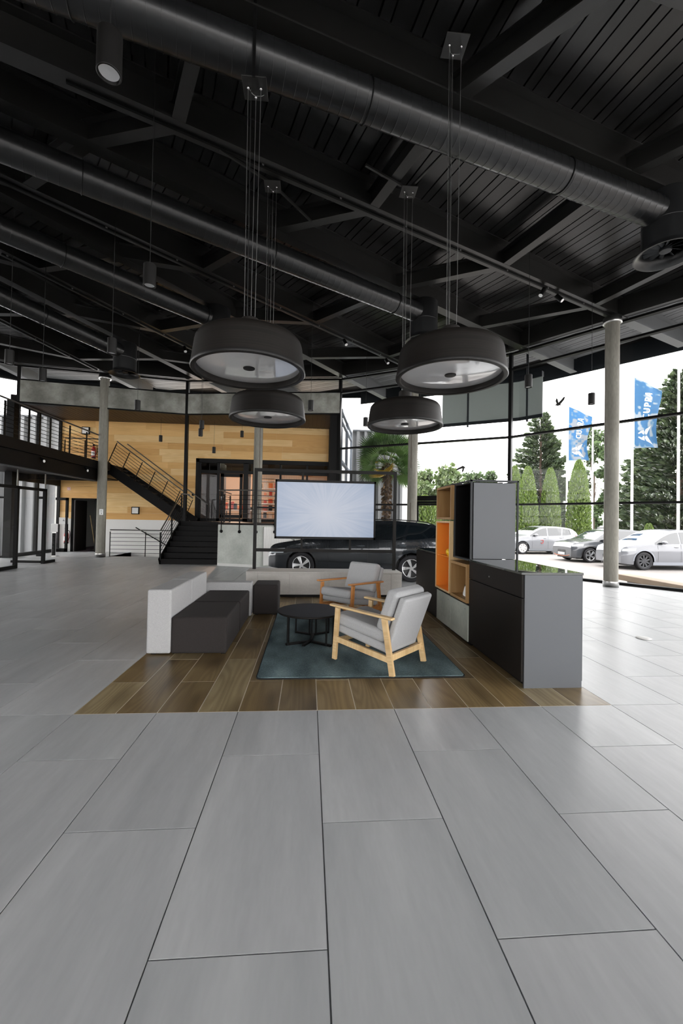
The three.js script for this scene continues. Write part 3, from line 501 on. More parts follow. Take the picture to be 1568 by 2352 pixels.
{ // coffee tables
  const t = thing('coffee_table', 'round black coffee table on thin rod legs', 'table', [0.045, 0.0175, -4.98]);
  mesh('table_top', lathe([[0, 0.36], [0.38, 0.36], [0.385, 0.365], [0.385, 0.378], [0.382, 0.383], [0, 0.383]], 56), M.blackFront, t);
  for (let i = 0; i < 3; i++) { const a = 0.5 + i * 2.094; mesh('leg', [cyl(V(Math.cos(a) * 0.3, 0.02, Math.sin(a) * 0.3), V(Math.cos(a) * 0.3, 0.36, Math.sin(a) * 0.3), 0.011), cyl(V(Math.cos(a + 0.3) * 0.26, 0.02, Math.sin(a + 0.3) * 0.26), V(Math.cos(a + 0.3) * 0.26, 0.36, Math.sin(a + 0.3) * 0.26), 0.011)], M.black, t); mesh('foot_bar', bar(V(0, 0.012, 0), V(Math.cos(a + 0.15) * 0.3, 0.012, Math.sin(a + 0.15) * 0.3), 0.035, 0.022), M.black, t); }
  const f = 1.9; mesh('foot_bar', bar(V(0, 0.012, 0), V(-0.08, 0.012, 0.16), 0.035, 0.022), M.black, t);
  const o = thing('side_table', 'round oak topped table half under the black table', 'table', [0.07, 0.0175, -5.27]);
  mesh('table_top', lathe([[0, 0.31], [0.29, 0.31], [0.295, 0.315], [0.295, 0.332], [0.29, 0.337], [0, 0.337]], 48), M.oak, o);
  for (let i = 0; i < 3; i++) { const a = 1.6 + i * 2.094; mesh('leg', cyl(V(Math.cos(a) * 0.24, 0, Math.sin(a) * 0.24), V(Math.cos(a) * 0.24, 0.31, Math.sin(a) * 0.24), 0.011), M.black, o); mesh('foot_bar', bar(V(0, 0.012, 0), V(Math.cos(a) * 0.24, 0.012, Math.sin(a) * 0.24), 0.03, 0.02), M.black, o); }
}
// armchair facing local -z
function armchair(label, pos, turn, frame) {
  const c = thing('armchair', label, 'armchair', pos, turn, 'lounge armchairs');
  const W = 0.29, F = -0.33, K = 0.33;   // half width of leg lines, front and rear foot
  for (const s of [-1, 1]) {
    mesh('front_leg', bar(V(s * W, 0, F - 0.02), V(s * W, 0.535, F + 0.015), 0.028, 0.05, V(0, 0, 1)), frame, c);
    mesh('rear_leg', bar(V(s * W, 0, K + 0.04), V(s * W, 0.52, K - 0.06), 0.028, 0.055, V(0, 0, 1)), frame, c);
    mesh('armrest', (() => { const g = new RoundedBoxGeometry(0.065, 0.024, 0.78, 3, 0.01); g.rotateX(R(2.2)); g.translate(s * (W + 0.005), 0.545, -0.015); return uvm(g, 0, 0, true); })(), frame, c);
    mesh('side_rail', bar(V(s * W, 0.215, F), V(s * W, 0.14, K + 0.02), 0.026, 0.055), frame, c);
  }
  mesh('rear_rail', bar(V(-W, 0.155, K), V(W, 0.155, K), 0.026, 0.06), frame, c);
  mesh('front_rail', bar(V(-W, 0.2, F + 0.02), V(W, 0.2, F + 0.02), 0.026, 0.05), frame, c);
  const cush = (w, h, d, r, x, y, z, rx) => { const g = new RoundedBoxGeometry(w, h, d, 4, r); g.rotateX(rx); g.translate(x, y, z); return uvm(g); };
  mesh('seat_base', cush(0.53, 0.085, 0.66, 0.03, 0, 0.27, -0.02, R(9)), M.chairFabric, c);
  mesh('seat_cushion', cush(0.54, 0.125, 0.64, 0.045, 0, 0.375, -0.07, R(8)), M.chairFabric, c);
  mesh('back_shell', cush(0.52, 0.58, 0.075, 0.025, 0, 0.455, 0.352, R(20)), M.chairFabric, c);
  mesh('back_cushion', cush(0.54, 0.43, 0.13, 0.045, 0, 0.585, 0.272, R(20)), M.chairFabric, c);
  return c;
}
armchair('grey cushioned armchair with pale oak frame, back to the black counter', [0.75, 0.0205, -4.345], R(45), M.oak);
armchair('grey cushioned armchair with honey oak frame in front of the screen bench', [0.65, 0.0205, -6.2], R(135), std(0xe9b98a, 0.5, { map: oakMap }));

{ // counter with dark fronts
  const c = thing('counter', 'charcoal counter with grey end panel and reflective glass top', 'counter');
  mesh('end_panel', [B(1.94, 2.478, 0, 1.008, -3.63, -3.612)], M.panel, c);
  mesh('carcass', B(1.95, 2.47, 0.06, 1.005, -4.85, -3.632), M.panelEdge, c);
  mesh('glass_top', RB(0.585, 0.022, 1.244, 0.003, 2.197, 1.02, -4.23), M.glassTop, c);
  const dr = mesh('drawer_front', RB(0.022, 0.205, 1.23, 0.003, 1.927, 0.905, -4.238), M.blackFront, c);
  mesh('drawer_lock', new THREE.CylinderGeometry(0.009, 0.009, 0.006, 12).rotateZ(Math.PI / 2).translate(1.914, 0.9, -4.3), M.steel, dr);
  mesh('door_front', RB(0.022, 0.74, 1.23, 0.003, 1.927, 0.425, -4.238), M.blackFront, c);
  mesh('back_panel', RB(0.018, 0.95, 1.23, 0.003, 2.482, 0.53, -4.238), M.panelEdge, c);
  mesh('plinth', B(1.98, 2.46, 0, 0.06, -4.85, -3.66), M.black, c);
  const k = thing('low_cabinet', 'charcoal low cabinet behind the shelf tower towards the estate car', 'cabinet');
  mesh('body', B(1.935, 2.47, 0.05, 0.975, -7.3, -6.08), M.blackFront, k); mesh('glass_top', RB(0.585, 0.02, 1.24, 0.003, 2.2, 0.987, -6.69), M.glassTop, k); mesh('door_front', RB(0.02, 0.9, 1.2, 0.003, 1.925, 0.51, -6.69), M.blackFront, k); mesh('plinth', B(1.98, 2.46, 0, 0.05, -7.28, -6.1), M.black, k);
}
{ // shelf tower
  const t = thing('shelf_tower', 'tall steel framed shelf tower of oak, orange and concrete cubes', 'shelf');
  const hollow = (x0, x1, y0, y1, z0, z1, th) => [B(x0, x1, y0, y0 + th, z0, z1), B(x0, x1, y1 - th, y1, z0, z1), B(x0, x1, y0 + th, y1 - th, z0, z0 + th), B(x0, x1, y0 + th, y1 - th, z1 - th, z1), B(x1 - th, x1, y0 + th, y1 - th, z0 + th, z1 - th)].map((g) => uvm(g, 0.3, 0.1));
  mesh('oak_cube', hollow(1.88, 2.3, 1.5, 1.96, -6.05, -5.425, 0.03), M.oakDark, t);
  const oc = mesh('orange_cube', hollow(1.875, 2.3, 0.515, 1.48, -6.05, -5.45, 0.02), M.oak, t);
  mesh('orange_lining', hollow(1.885, 2.28, 0.536, 1.459, -6.029, -5.471, 0.006), M.orange, oc); mesh('orange_shelf', B(1.9, 2.27, 0.985, 0.995, -6.02, -5.48), M.orange, oc);
  mesh('oak_cube', hollow(1.885, 2.3, 0.505, 0.965, -5.432, -4.853, 0.034), M.oakDark, t);
  for (const [z0, z1] of [[-6.05, -5.452], [-5.448, -4.85]]) { const d = mesh('concrete_door', RB(0.02, 0.425, z1 - z0, 0.003, 1.912, 0.265, (z0 + z1) / 2), M.greyDoor, t); mesh('door_lock', new THREE.CylinderGeometry(0.008, 0.008, 0.008, 10).rotateZ(Math.PI / 2).translate(1.9, 0.42, z1 - 0.09), M.steel, d); }
  mesh('core', [B(1.925, 2.3, 0.05, 0.49, -6.05, -4.85), B(2.3, 2.34, 0.05, 1.96, -6.05, -4.9), B(1.96, 2.3, 0, 0.05, -6.03, -4.88)], M.black2, t);
  mesh('black_niche', hollow(1.94, 2.3, 1.015, 1.955, -5.412, -4.885, 0.015), M.black2, t);
  mesh('grey_side_panel', B(1.965, 2.485, 1.035, 1.945, -4.882, -4.866), M.panel, t);
  const F = []; const e = 0.02, X0 = 1.925, X1 = 2.52, Z0 = -5.44, Z1 = -4.855, Y0 = 1.005, Y1 = 1.98;
  for (const x of [X0, X1 - e]) for (const z of [Z0, Z1 - e]) F.push(B(x, x + e, Y0, Y1, z, z + e));
  for (const y of [Y0, Y1 - e]) { for (const x of [X0, X1 - e]) F.push(B(x, x + e, y, y + e, Z0, Z1)); for (const z of [Z0, Z1 - e]) F.push(B(X0, X1, y, y + e, z, z + e)); }
  F.push(B(X0, X0 + e, Y1 - e, Y1, -6.05, Z0), B(X1 - e, X1, Y1 - e, Y1, -6.05, Z0), B(X1 - e, X1, 0, Y1, -6.05, -6.03), B(X1 - e, X1, 0, 1.02, -4.885, -4.865));
  mesh('steel_frame', F, M.panelEdge, t);
  // white trainer in the lower oak cube
  const s = thing('trainer', 'white trainer shoe in the lower oak cube', 'shoe', [2.04, 0.5395, -5.235], R(70));
  const topY = (u) => 0.13 - 0.012 * Math.sin(u * 9) * (u < 0.4 ? 1 : 0) - (u > 0.38 ? 0.085 * Math.pow((u - 0.38) / 0.62, 0.8) : 0), wid = (u) => 0.042 * Math.pow(Math.sin(Math.PI * (0.1 + 0.84 * u)), 0.4) + 0.006 * u;
  const pos = [], idx = [], NU = 24, NV = 18; for (let i = 0; i <= NU; i++) for (let j = 0; j <= NV; j++) { const u = i / NU, a = Math.PI * j / NV, e = u < 0.06 || u > 0.95 ? Math.sqrt(Math.max(0, Math.min(1, Math.min(u, 1 - u) / 0.06))) : 1; const c = Math.cos(a), sn = Math.sin(a), q = (v) => Math.sign(v) * Math.pow(Math.abs(v), 0.6); pos.push(-0.14 + 0.28 * u, 0.02 + (topY(u) - 0.02) * q(sn) * (0.6 + 0.4 * e), q(c) * wid(u) * (1 - 0.3 * sn) * e); if (i < NU && j < NV) { const k = i * (NV + 1) + j; idx.push(k, k + 1, k + NV + 1, k + 1, k + NV + 2, k + NV + 1); } }
  const g = new THREE.BufferGeometry(); g.setAttribute('position', new THREE.Float32BufferAttribute(pos, 3)); g.setIndex(idx); g.computeVertexNormals(); mesh('upper', g, M.white, s);
  mesh('collar', new THREE.TorusGeometry(0.034, 0.007, 8, 20).rotateX(Math.PI / 2).scale(1.35, 1, 0.8).translate(-0.075, 0.128, 0), M.mesh, s);
  mesh('sole', (() => { const q = new THREE.CylinderGeometry(1, 1, 0.028, 28); q.scale(0.148, 1, 0.05); q.translate(0, 0.014, 0); return q; })(), M.paper, s);
  mesh('laces', [0, 1, 2, 3].map((k) => cyl(V(0.0 + k * 0.022, 0.098 - k * 0.009, -0.026), V(0.006 + k * 0.022, 0.098 - k * 0.009, 0.026), 0.004, 0.004, 6)), M.paper, s);
  const y = thing('yellow_toy', 'small yellow ball figure on the orange shelf', 'toy', [1.95, 0.996, -5.66]);
  mesh('ball', new THREE.IcosahedronGeometry(0.05, 2).translate(0, 0.055, 0), M.yellow, y); mesh('stand', lathe([[0, 0], [0.03, 0], [0.025, 0.008], [0, 0.01]], 14), M.yellow, y);
}
{ // bench and screen
  const b = thing('media_bench', 'long pale concrete look media bench under the screen', 'bench');
  mesh('body', B(-1.125, 1.785, 0.05, 0.455, -8.44, -7.915), M.benchGrey, b); mesh('top', RB(2.94, 0.022, 0.555, 0.003, 0.33, 0.467, -8.177), M.benchGrey, b); mesh('plinth', B(-1.08, 1.74, 0, 0.05, -8.4, -7.96), M.black, b);
  for (const [x0, x1] of [[-1.138, -0.925], [-0.92, -0.336], [-0.332, 0.244], [0.249, 0.405], [0.41, 1.0], [1.005, 1.585], [1.59, 1.796]]) mesh('bench_door', RB(x1 - x0, x1 - x0 < 0.25 ? 0.405 : 0.385, 0.018, 0.0025, (x0 + x1) / 2, 0.252, -7.906), M.benchGrey, b);
  const f = thing('screen_frame', 'dark steel display frame with fine vertical cords on bench', 'frame');
  const z = -8.3; mesh('post', B(-1.07, -1.01, 0.478, 2.45, z - 0.03, z + 0.03), M.tvFrame, f); mesh('post', B(1.69, 1.75, 0.478, 2.45, z - 0.03, z + 0.03), M.tvFrame, f);
  mesh('rail', B(-1.01, 1.69, 2.39, 2.45, z - 0.03, z + 0.03), M.tvFrame, f); mesh('rail', B(-1.01, 1.69, 0.82, 0.88, z - 0.03, z + 0.03), M.tvFrame, f);
  mesh('cross_rail', B(-1.01, 1.69, 1.66, 1.7, z - 0.02, z + 0.02), M.tvFrame, f);
  for (const x of [-0.13, 0.83]) mesh('strut', B(x - 0.02, x + 0.02, 0.88, 2.39, z - 0.02, z + 0.02), M.tvFrame, f);
  const cords = []; for (let x = -0.99; x < 1.68; x += 0.021) cords.push(B(x - 0.0011, x + 0.0011, 0.88, 2.39, z - 0.001, z + 0.001)); mesh('cord_screen', cords, M.tvFrame, f).userData.kind = 'stuff';
  const tv = thing('wall_screen', 'large flat screen showing pale blue streaks', 'screen');
  const x0 = -0.65, x1 = 1.305, y0 = 1.085, y1 = 2.225; mesh('housing', RB(x1 - x0, y1 - y0, 0.07, 0.008, (x0 + x1) / 2, (y0 + y1) / 2, -8.16), M.black, tv);
  mesh('bezel', [B(x0, x1, y1 - 0.045, y1, -8.126, -8.11), B(x0, x1, y0, y0 + 0.045, -8.126, -8.11), B(x0, x0 + 0.035, y0, y1, -8.126, -8.11), B(x1 - 0.035, x1, y0, y1, -8.126, -8.11)], M.frame, tv);
  mesh('mount', B(0.1, 0.55, 1.3, 1.9, -8.28, -8.19), M.black, tv);
  const W = 768, H = 432; const tex = dataTex(W, H, (u, v) => {
    const dx = (u - 0.5) * 1.75, dy = v - 0.42, r = Math.hypot(dx, dy), a = Math.atan2(dy, dx) / (2 * Math.PI) + 0.5, lr = Math.log(r + 0.12) / 3 + 1;
    const n = 0.55 * pn(a, lr, 150, 5, 301) + 0.3 * pn(a, lr, 320, 12, 302) + 0.15 * pn(a, lr, 60, 9, 303); const big = pn(u, v, 4, 3, 304);
    const t = Math.max(0, 1 - r * 0.95); let c = mix([148, 166, 194], [203, 208, 221], t * 0.55 + big * 0.35 + (n - 0.5) * 0.6 * Math.min(1, r * 2.2) + 0.1); return c;
  }, [1, 1]);
  const pg = new THREE.PlaneGeometry(x1 - x0 - 0.07, y1 - y0 - 0.09); pg.translate((x0 + x1) / 2, (y0 + y1) / 2, -8.121);
  mesh('display', pg, std(0x050505, 0.35, { emissive: 0xffffff, emissiveMap: tex, emissiveIntensity: 0.78 / EXPOSURE }), tv);
}
{ // floor socket
  const d = thing('floor_disc', 'round white disc lying on the grey tiles by the window', 'disc', [4.37, 0, -5.14]); mesh('disc_body', lathe([[0, 0.001], [0.088, 0.001], [0.09, 0.006], [0.07, 0.014], [0, 0.016]], 32), M.white, d); mesh('disc_cap', lathe([[0, 0.017], [0.04, 0.0165], [0.041, 0.0145]], 24), M.paper, d);
}

// ---------- pendants ----------
const dome = (label, pos, top) => {
  const p = thing('dome_pendant', label, 'lamp', pos, 0, 'large dome pendants over the lounge');
  mesh('shade', (() => { const g = lathe([[0.0, 0.345], [0.12, 0.345], [0.38, 0.34], [0.45, 0.332], [0.49, 0.314], [0.513, 0.285], [0.522, 0.25], [0.535, 0.15], [0.552, 0.03], [0.556, 0.004], [0.55, -0.004], [0.515, -0.004], [0.506, 0.006], [0.503, 0.07]], 72); return g; })(), M.lamp, p);
  mesh('rim', lathe([[0.5505, -0.005], [0.558, 0.004], [0.5545, 0.026]], 72), M.lampRim, p);
  mesh('neck', lathe([[0.0, 0.53], [0.085, 0.53], [0.093, 0.522], [0.103, 0.34]], 36), M.lamp, p);
  mesh('diffuser', lathe([[0.504, 0.06], [0.4, 0.052], [0.2, 0.046], [0.0, 0.044]], 72), M.diffuser, p);
  mesh('centre_cap', lathe([[0, 0.034], [0.055, 0.034], [0.058, 0.038], [0.058, 0.05]], 32), label.includes('black strap') || label.includes('beside the black') ? M.lampRim : M.lampRim, p);
  const c = []; for (const [x, z] of [[-0.055, 0.02], [0.05, 0.02], [0, -0.055]]) c.push(cyl(V(x, 0.525, z), V(x * 1.2, top - pos[1] - 0.03, z * 1.2), 0.0032, 0.0032, 5));
  mesh('suspension_wire', c, M.wire, p); mesh('power_cable', cyl(V(-0.03, 0.525, -0.01), V(-0.04, top - pos[1] - 0.03, 0), 0.0045, 0.0045, 5), M.darkWire, p);
  const pl = mesh('ceiling_plate', RB(0.24, 0.012, 0.24, 0.003, 0, top - pos[1] - 0.02, 0), M.beam, p);
  mesh('wire_glider', [[-0.066, 0.024], [0.06, 0.024], [0, -0.066]].map(([x, z]) => new THREE.SphereGeometry(0.013, 10, 8).translate(x, top - pos[1] - 0.045, z)), M.chrome, pl);
  mesh('loose_wire', tubeG([V(-0.066, top - pos[1] - 0.04, 0.024), V(-0.02, top - pos[1] - 0.03, -0.06), V(0.05, top - pos[1] - 0.045, -0.05), V(0.09, top - pos[1] - 0.08, 0.0)], 0.003, 20, 5), M.wire, pl);
  if (top < 6.3) mesh('hanging_strap', B(-0.015, 0.015, top - pos[1] - 0.03, 6.95 - pos[1], 0.114, 0.122), M.black, p);
  return p;
};
dome('large dark dome pendant hung from a strapped plate before the first duct', [-0.62, 2.92, -4.2], 5.82);
dome('large dark dome pendant hanging above the black counter', [1.42, 2.935, -4.17], 6.44);
dome('large dark dome pendant in front of the oak wall', [-0.63, 2.92, -6.22], 6.44);
dome('large dark dome pendant in front of the palm tree', [1.4, 2.87, -6.12], 6.44);
// bracing channels of the ceiling plates
{ const s = thing('hanger_rail', 'thin black hanger rails carrying the far pendant plates', 'rail'); const bl = (b, s2) => along(b, s2, 6.47);
  mesh('rail', bar(V(-0.63, 6.455, -6.22), V(-0.05, 6.455, -6.95), 0.03, 0.03), M.beam, s); mesh('rail', bar(V(-0.63, 6.455, -6.22), V(-1.3, 6.455, -5.7), 0.03, 0.03), M.beam, s); mesh('rail', bar(V(1.4, 6.455, -6.12), V(0.7, 6.455, -5.75), 0.03, 0.03), M.beam, s); mesh('rail', bar(V(1.4, 6.455, -6.12), V(1.75, 6.455, -5.4), 0.03, 0.03), M.beam, s); }
// slim cylinder pendants
const PEND = [[-1.26, -2.6, 'above the foreground left of the lounge'], [-1.9, -4.99, 'between the first spiral duct and the sofa'], [-3.3, -7.16, 'near the third spiral duct'], [-5.39, -8.82, 'in front of the concrete band end'], [-5.4, -7.9, 'beside the mezzanine railing'], [-4.38, -10.94, 'in front of the concrete band'], [-3.29, -12.97, 'before the landing post, upper one'], [-3.63, -14.18, 'before the landing post, lower one'], [0.0, -10.33, 'over the estate car bonnet'], [1.57, -11.83, 'before the glass return of the annex'], [3.1, -11.6, 'beside the column at the palm'], [4.28, -7.92, 'before the roller blind outside'], [6.26, -8.86, 'before the flag poles']];
let pend0;
PEND.forEach(([x, z, l], i) => {
  const label = 'slim black cylinder pendant ' + l, pos = [x, 4.15, z];
  if (!pend0) {
    pend0 = thing('cylinder_pendant', label, 'lamp', pos, 0, 'slim cylinder pendants');
    mesh('cylinder', lathe([[0, 0.25], [0.066, 0.25], [0.07, 0.246], [0.07, 0.004], [0.066, 0], [0.06, 0.0], [0.057, 0.018]], 28), M.lampRim, pend0); mesh('lens', lathe([[0.058, 0.016], [0.03, 0.022], [0, 0.024]], 24), M.diffuser, pend0); mesh('cable', cyl(V(0, 0.25, 0), V(0, 2.79, 0), 0.004, 0.004, 6), M.darkWire, pend0);
  } else dup(pend0, pos, 0, label, 'slim cylinder pendants');
});
for (const [px, z, y, l] of [[-5.75, -16.6, 4.35, 'over the upper flight'], [-3.75, -16.7, 3.98, 'above the shop door'], [-2.6, -16.2, 4.55, 'left of the column behind the screen']]) {
  const p = thing('small_pendant', 'small black cylinder pendant under the soffit ' + l, 'lamp', [px, y, z], 0, 'small pendants in the foyer');
  mesh('cylinder', lathe([[0, 0.24], [0.06, 0.24], [0.064, 0.236], [0.064, 0.004], [0.058, 0], [0.052, 0.014]], 24), M.lampRim, p); mesh('lens', lathe([[0.053, 0.013], [0, 0.018]], 20), M.diffuser, p); mesh('cable', cyl(V(0, 0.24, 0), V(0, 5.25 - y, 0), 0.004, 0.004, 6), M.darkWire, p);
}
// track spots and tracks
for (const [i, l] of [[2, 'lighting track under the beam over the dark column head'], [4, 'lighting track under the beam to the palm column'], [6, 'lighting track under the beam to the screen column'], [8, 'lighting track under the beam to the mezzanine column']]) {
  const b = BEAMS[i], t = thing('lighting_track', l, 'track'); mesh('track_rail', bar(along(b, i > 5 ? 8 : 11.5, 6.465), along(b, 0.4, 6.465), 0.035, 0.028), M.black, t); for (let k = 1; k < 8; k++) mesh('track_clip', bar(along(b, 0.4 + k * 1.25, 6.472), along(b, 0.43 + k * 1.25, 6.472), 0.05, 0.03), M.wire, t);
}
for (const [i, s, dx, dz, l] of [[2, 3.05, -0.5, 0.1, 'track spotlight pointing left near the concrete column head'], [2, 2.55, 0.5, 0.5, 'track spotlight pointing at the glass near the concrete column head'], [4, 3.2, 0.35, 0.4, 'track spotlight on the beam above the palm pendant'], [4, 1.35, 0.3, 0.5, 'track spotlight close to the palm column'], [6, 3.4, 0.3, 0.4, 'track spotlight behind the sofa end pendant']]) {
  const b = BEAMS[i], p = along(b, s, 6.45), t = thing('track_spotlight', l, 'spotlight', [p.x, p.y, p.z], 0, 'track spotlights'); const d = V(dx, -0.8, dz).normalize();
  mesh('stem', cyl(V(0, 0, 0), V(0, -0.07, 0), 0.012), M.black, t); mesh('spot_body', cyl(V(0, -0.08, 0).addScaledVector(d, -0.06), V(0, -0.08, 0).addScaledVector(d, 0.12), 0.05, 0.05, 20), M.black, t); mesh('lens', cyl(V(0, -0.08, 0).addScaledVector(d, 0.121), V(0, -0.08, 0).addScaledVector(d, 0.126), 0.042, 0.04, 20), M.diffuser, t);
}
// ---------- ducts ----------
function duct(label, a, b, drum, back) {
  const g = thing('spiral_duct', label, 'duct', [0, 0, 0], 0, 'spiral ventilation ducts');
  const A = V(a[0], 6.22, a[1]), Bv = V(b[0], 6.22, b[1]), d = Bv.clone().sub(A).normalize(), S = A.clone().addScaledVector(d, -back), E = V(drum[0], 6.22, drum[1]); const L = E.distanceTo(S) - 0.29;
  const r = 0.205, prof = []; for (let s = 0; s < L; s += 0.13) { prof.push([r, s], [r, s + 0.118], [r + 0.004, s + 0.121], [r + 0.004, s + 0.127]); } prof.push([r, L]);
  const q = new THREE.Quaternion().setFromUnitVectors(V(0, 1, 0), E.clone().sub(S).normalize()); const gg = lathe(prof, 36); const nn = gg.toNonIndexed(); nn.computeVertexNormals();
  gg.applyQuaternion(q); gg.translate(S.x, S.y, S.z); mesh('duct_shell', gg, M.duct, g);
  for (let s = 1; s < L; s += 2.9) { const p = S.clone().addScaledVector(E.clone().sub(S).normalize(), s); const t = new THREE.TorusGeometry(r + 0.006, 0.008, 6, 32); t.applyQuaternion(new THREE.Quaternion().setFromUnitVectors(V(0, 0, 1), d)); t.translate(p.x, p.y, p.z); mesh('hanger', [t, cyl(p.clone().add(V(0, r, 0)), p.clone().setY(6.95), 0.006, 0.006, 6)], M.black, g); }
  const D = thing('swirl_outlet', label.replace('black spiral duct', 'drum swirl outlet ending the duct'), 'air outlet', [drum[0], 5.6, drum[1]], 0, 'drum swirl outlets');
  mesh('drum', lathe([[0, 0.9], [0.3, 0.9], [0.31, 0.89], [0.31, 0.47], [0.316, 0.465], [0.316, 0.45], [0.31, 0.445], [0.31, 0.1]], 40), M.duct, D);
  mesh('flare', lathe([[0.31, 0.12], [0.318, 0.07], [0.36, 0.02], [0.415, 0.004], [0.42, 0.0], [0.4, -0.003], [0.34, 0.03], [0.3, 0.075], [0.29, 0.14]], 44), M.duct, D);
  mesh('hub', lathe([[0, 0.06], [0.075, 0.06], [0.08, 0.066], [0.08, 0.15], [0, 0.15]], 24), M.panelEdge, D);
  for (let k = 0; k < 12; k++) { const an = k * Math.PI / 6; const bl = new THREE.BoxGeometry(0.22, 0.004, 0.06); bl.rotateX(0.7); bl.translate(0.19, 0.12, 0); bl.rotateY(an); mesh('vane', bl, M.panelEdge, D); }
  return g;
}
duct('black spiral duct nearest the first roof beam', [0.27, -4.555], [4.1, -5.597], [5.36, -5.93], 6.5);
duct('black spiral duct running behind the far pendants', [-4.054, -5.641], [1.724, -8.953], [2.56, -9.4], 3);
duct('black spiral duct passing over the sofa', [-5.217, -7.319], [-2.775, -9.794], [-2.3, -10.25], 3);
duct('black spiral duct ending above the mezzanine column', [-6.796, -9.596], [-5.769, -11.959], [-5.45, -12.65], 3);

// ---------- entrance vestibule ----------
{
  const X = -7.82, g = thing('glass_vestibule', 'frameless glass vestibule with black door frames under mezzanine', 'vestibule');
  mesh('door_frame', [B(X - 0.04, X + 0.04, 0, 2.22, -11.93, -11.85), B(X - 0.04, X + 0.04, 0, 2.22, -13.12, -13.04), B(X - 0.04, X + 0.04, 2.14, 2.22, -13.12, -11.85)], M.frame, g);
  mesh('door_frame', [B(X - 0.04, X + 0.04, 0, 2.22, -11.14, -11.06), B(X - 0.04, X + 0.04, 0, 0.09, -11.88, -11.1), B(X - 0.04, X + 0.04, 2.14, 2.22, -11.88, -11.1)], M.frame, g);
  mesh('side_pane', sheet(V(X, 0.08, -13.6), V(X, 2.65, -13.12)), M.glass, g); mesh('side_pane', sheet(V(X, 0.08, -11.85), V(X, 2.14, -11.14)), M.glass, g); mesh('top_pane', sheet(V(X, 2.22, -13.0), V(X, 2.65, -10.2)), M.glass, g);
  mesh('bottom_rail', B(X - 0.03, X + 0.03, 0, 0.08, -13.62, -13.1), M.frame, g);
  mesh('rear_pane', sheet(V(-9.7, 0.08, -13.6), V(X - 0.05, 2.65, -13.6)), M.glass, g); mesh('glass_fin', B(X - 0.01, X + 0.01, 2.22, 2.66, -11.91, -11.87), M.steel, g); mesh('glass_fin', B(X - 0.01, X + 0.01, 2.22, 2.66, -13.1, -13.06), M.steel, g);
  const dl = thing('glass_door_leaf', 'frameless glass door leaf standing open in vestibule', 'door', [X - 0.05, 0.02, -13.08], R(-3));
  mesh('leaf_pane', sheet(V(-0.88, 0.06, 0), V(-0.02, 2.12, 0)), M.glass, dl); mesh('bottom_rail', B(-0.88, -0.02, 0, 0.07, -0.02, 0.02), M.frame, dl); mesh('hinge', [B(-0.14, 0.0, 1.9, 1.97, -0.025, 0.025), B(-0.14, 0.0, 0.2, 0.27, -0.025, 0.025)], M.frame, dl);
  mesh('lock', B(-0.86, -0.76, 0.95, 1.08, -0.03, 0.03), M.frame, dl); mesh('lever', cyl(V(-0.8, 1.03, 0.03), V(-0.66, 1.03, 0.05), 0.009), M.steel, dl);
  const st = thing('leaflet_stand', 'slim leaflet stand with paper sheet beside vestibule', 'stand', [-8.75, 0, -15.2], R(35));
  mesh('stand_post', B(-0.06, 0.06, 0, 1.15, -0.02, 0.0), M.steel, st); mesh('base', RB(0.34, 0.02, 0.3, 0.006, 0, 0.01, 0), M.steel, st); mesh('sheet', RB(0.2, 0.28, 0.01, 0.003, 0, 1.0, 0.01), M.paper, st); mesh('dark_panel', B(-0.055, 0.055, 0.05, 0.82, 0.001, 0.008), M.black, st);
}

// ---------- cars ----------
const curve = (pts) => (x) => { if (x <= pts[0][0]) return pts[0][1]; for (let i = 0; i + 1 < pts.length; i++) if (x <= pts[i + 1][0]) { const [x0, y0] = pts[i], [x1, y1] = pts[i + 1]; let t = (x - x0) / (x1 - x0); const m = (k) => { if (k <= 0 || k >= pts.length - 1) return 0; return (pts[k + 1][1] - pts[k - 1][1]) / (pts[k + 1][0] - pts[k - 1][0]); }; const d = x1 - x0, m0 = i === 0 ? (y1 - y0) / d : m(i), m1 = i + 1 === pts.length - 1 ? (y1 - y0) / d : m(i + 1), t2 = t * t, t3 = t2 * t; return (2 * t3 - 3 * t2 + 1) * y0 + (t3 - 2 * t2 + t) * d * m0 + (-2 * t3 + 3 * t2) * y1 + (t3 - t2) * d * m1; } return pts[pts.length - 1][1]; };
function gridGeo(nu, nv, fn, flip) {
  const p = [], idx = []; for (let j = 0; j <= nv; j++) for (let i = 0; i <= nu; i++) { const q = fn(i / nu, j / nv); p.push(q.x, q.y, q.z); }
  for (let j = 0; j < nv; j++) for (let i = 0; i < nu; i++) { const a = j * (nu + 1) + i, b = a + 1, c = a + nu + 1, d = c + 1; if (flip) idx.push(a, c, b, b, c, d); else idx.push(a, b, c, b, d, c); }
  const g = new THREE.BufferGeometry(); g.setAttribute('position', new THREE.Float32BufferAttribute(p, 3)); g.setIndex(idx); g.computeVertexNormals(); g.setAttribute('uv', new THREE.Float32BufferAttribute(new Float32Array(p.length / 3 * 2), 2)); return g;
}
const carGlass = phys(0x10161a, 0.04, { clearcoat: 1 }), tyre = std(0x16161a, 0.8), trimBlack = std(0x121314, 0.45), headGlass = phys(0xb9c2c8, 0.08, { clearcoat: 1 }), tailRed = phys(0x8c1014, 0.15, { clearcoat: 1 });
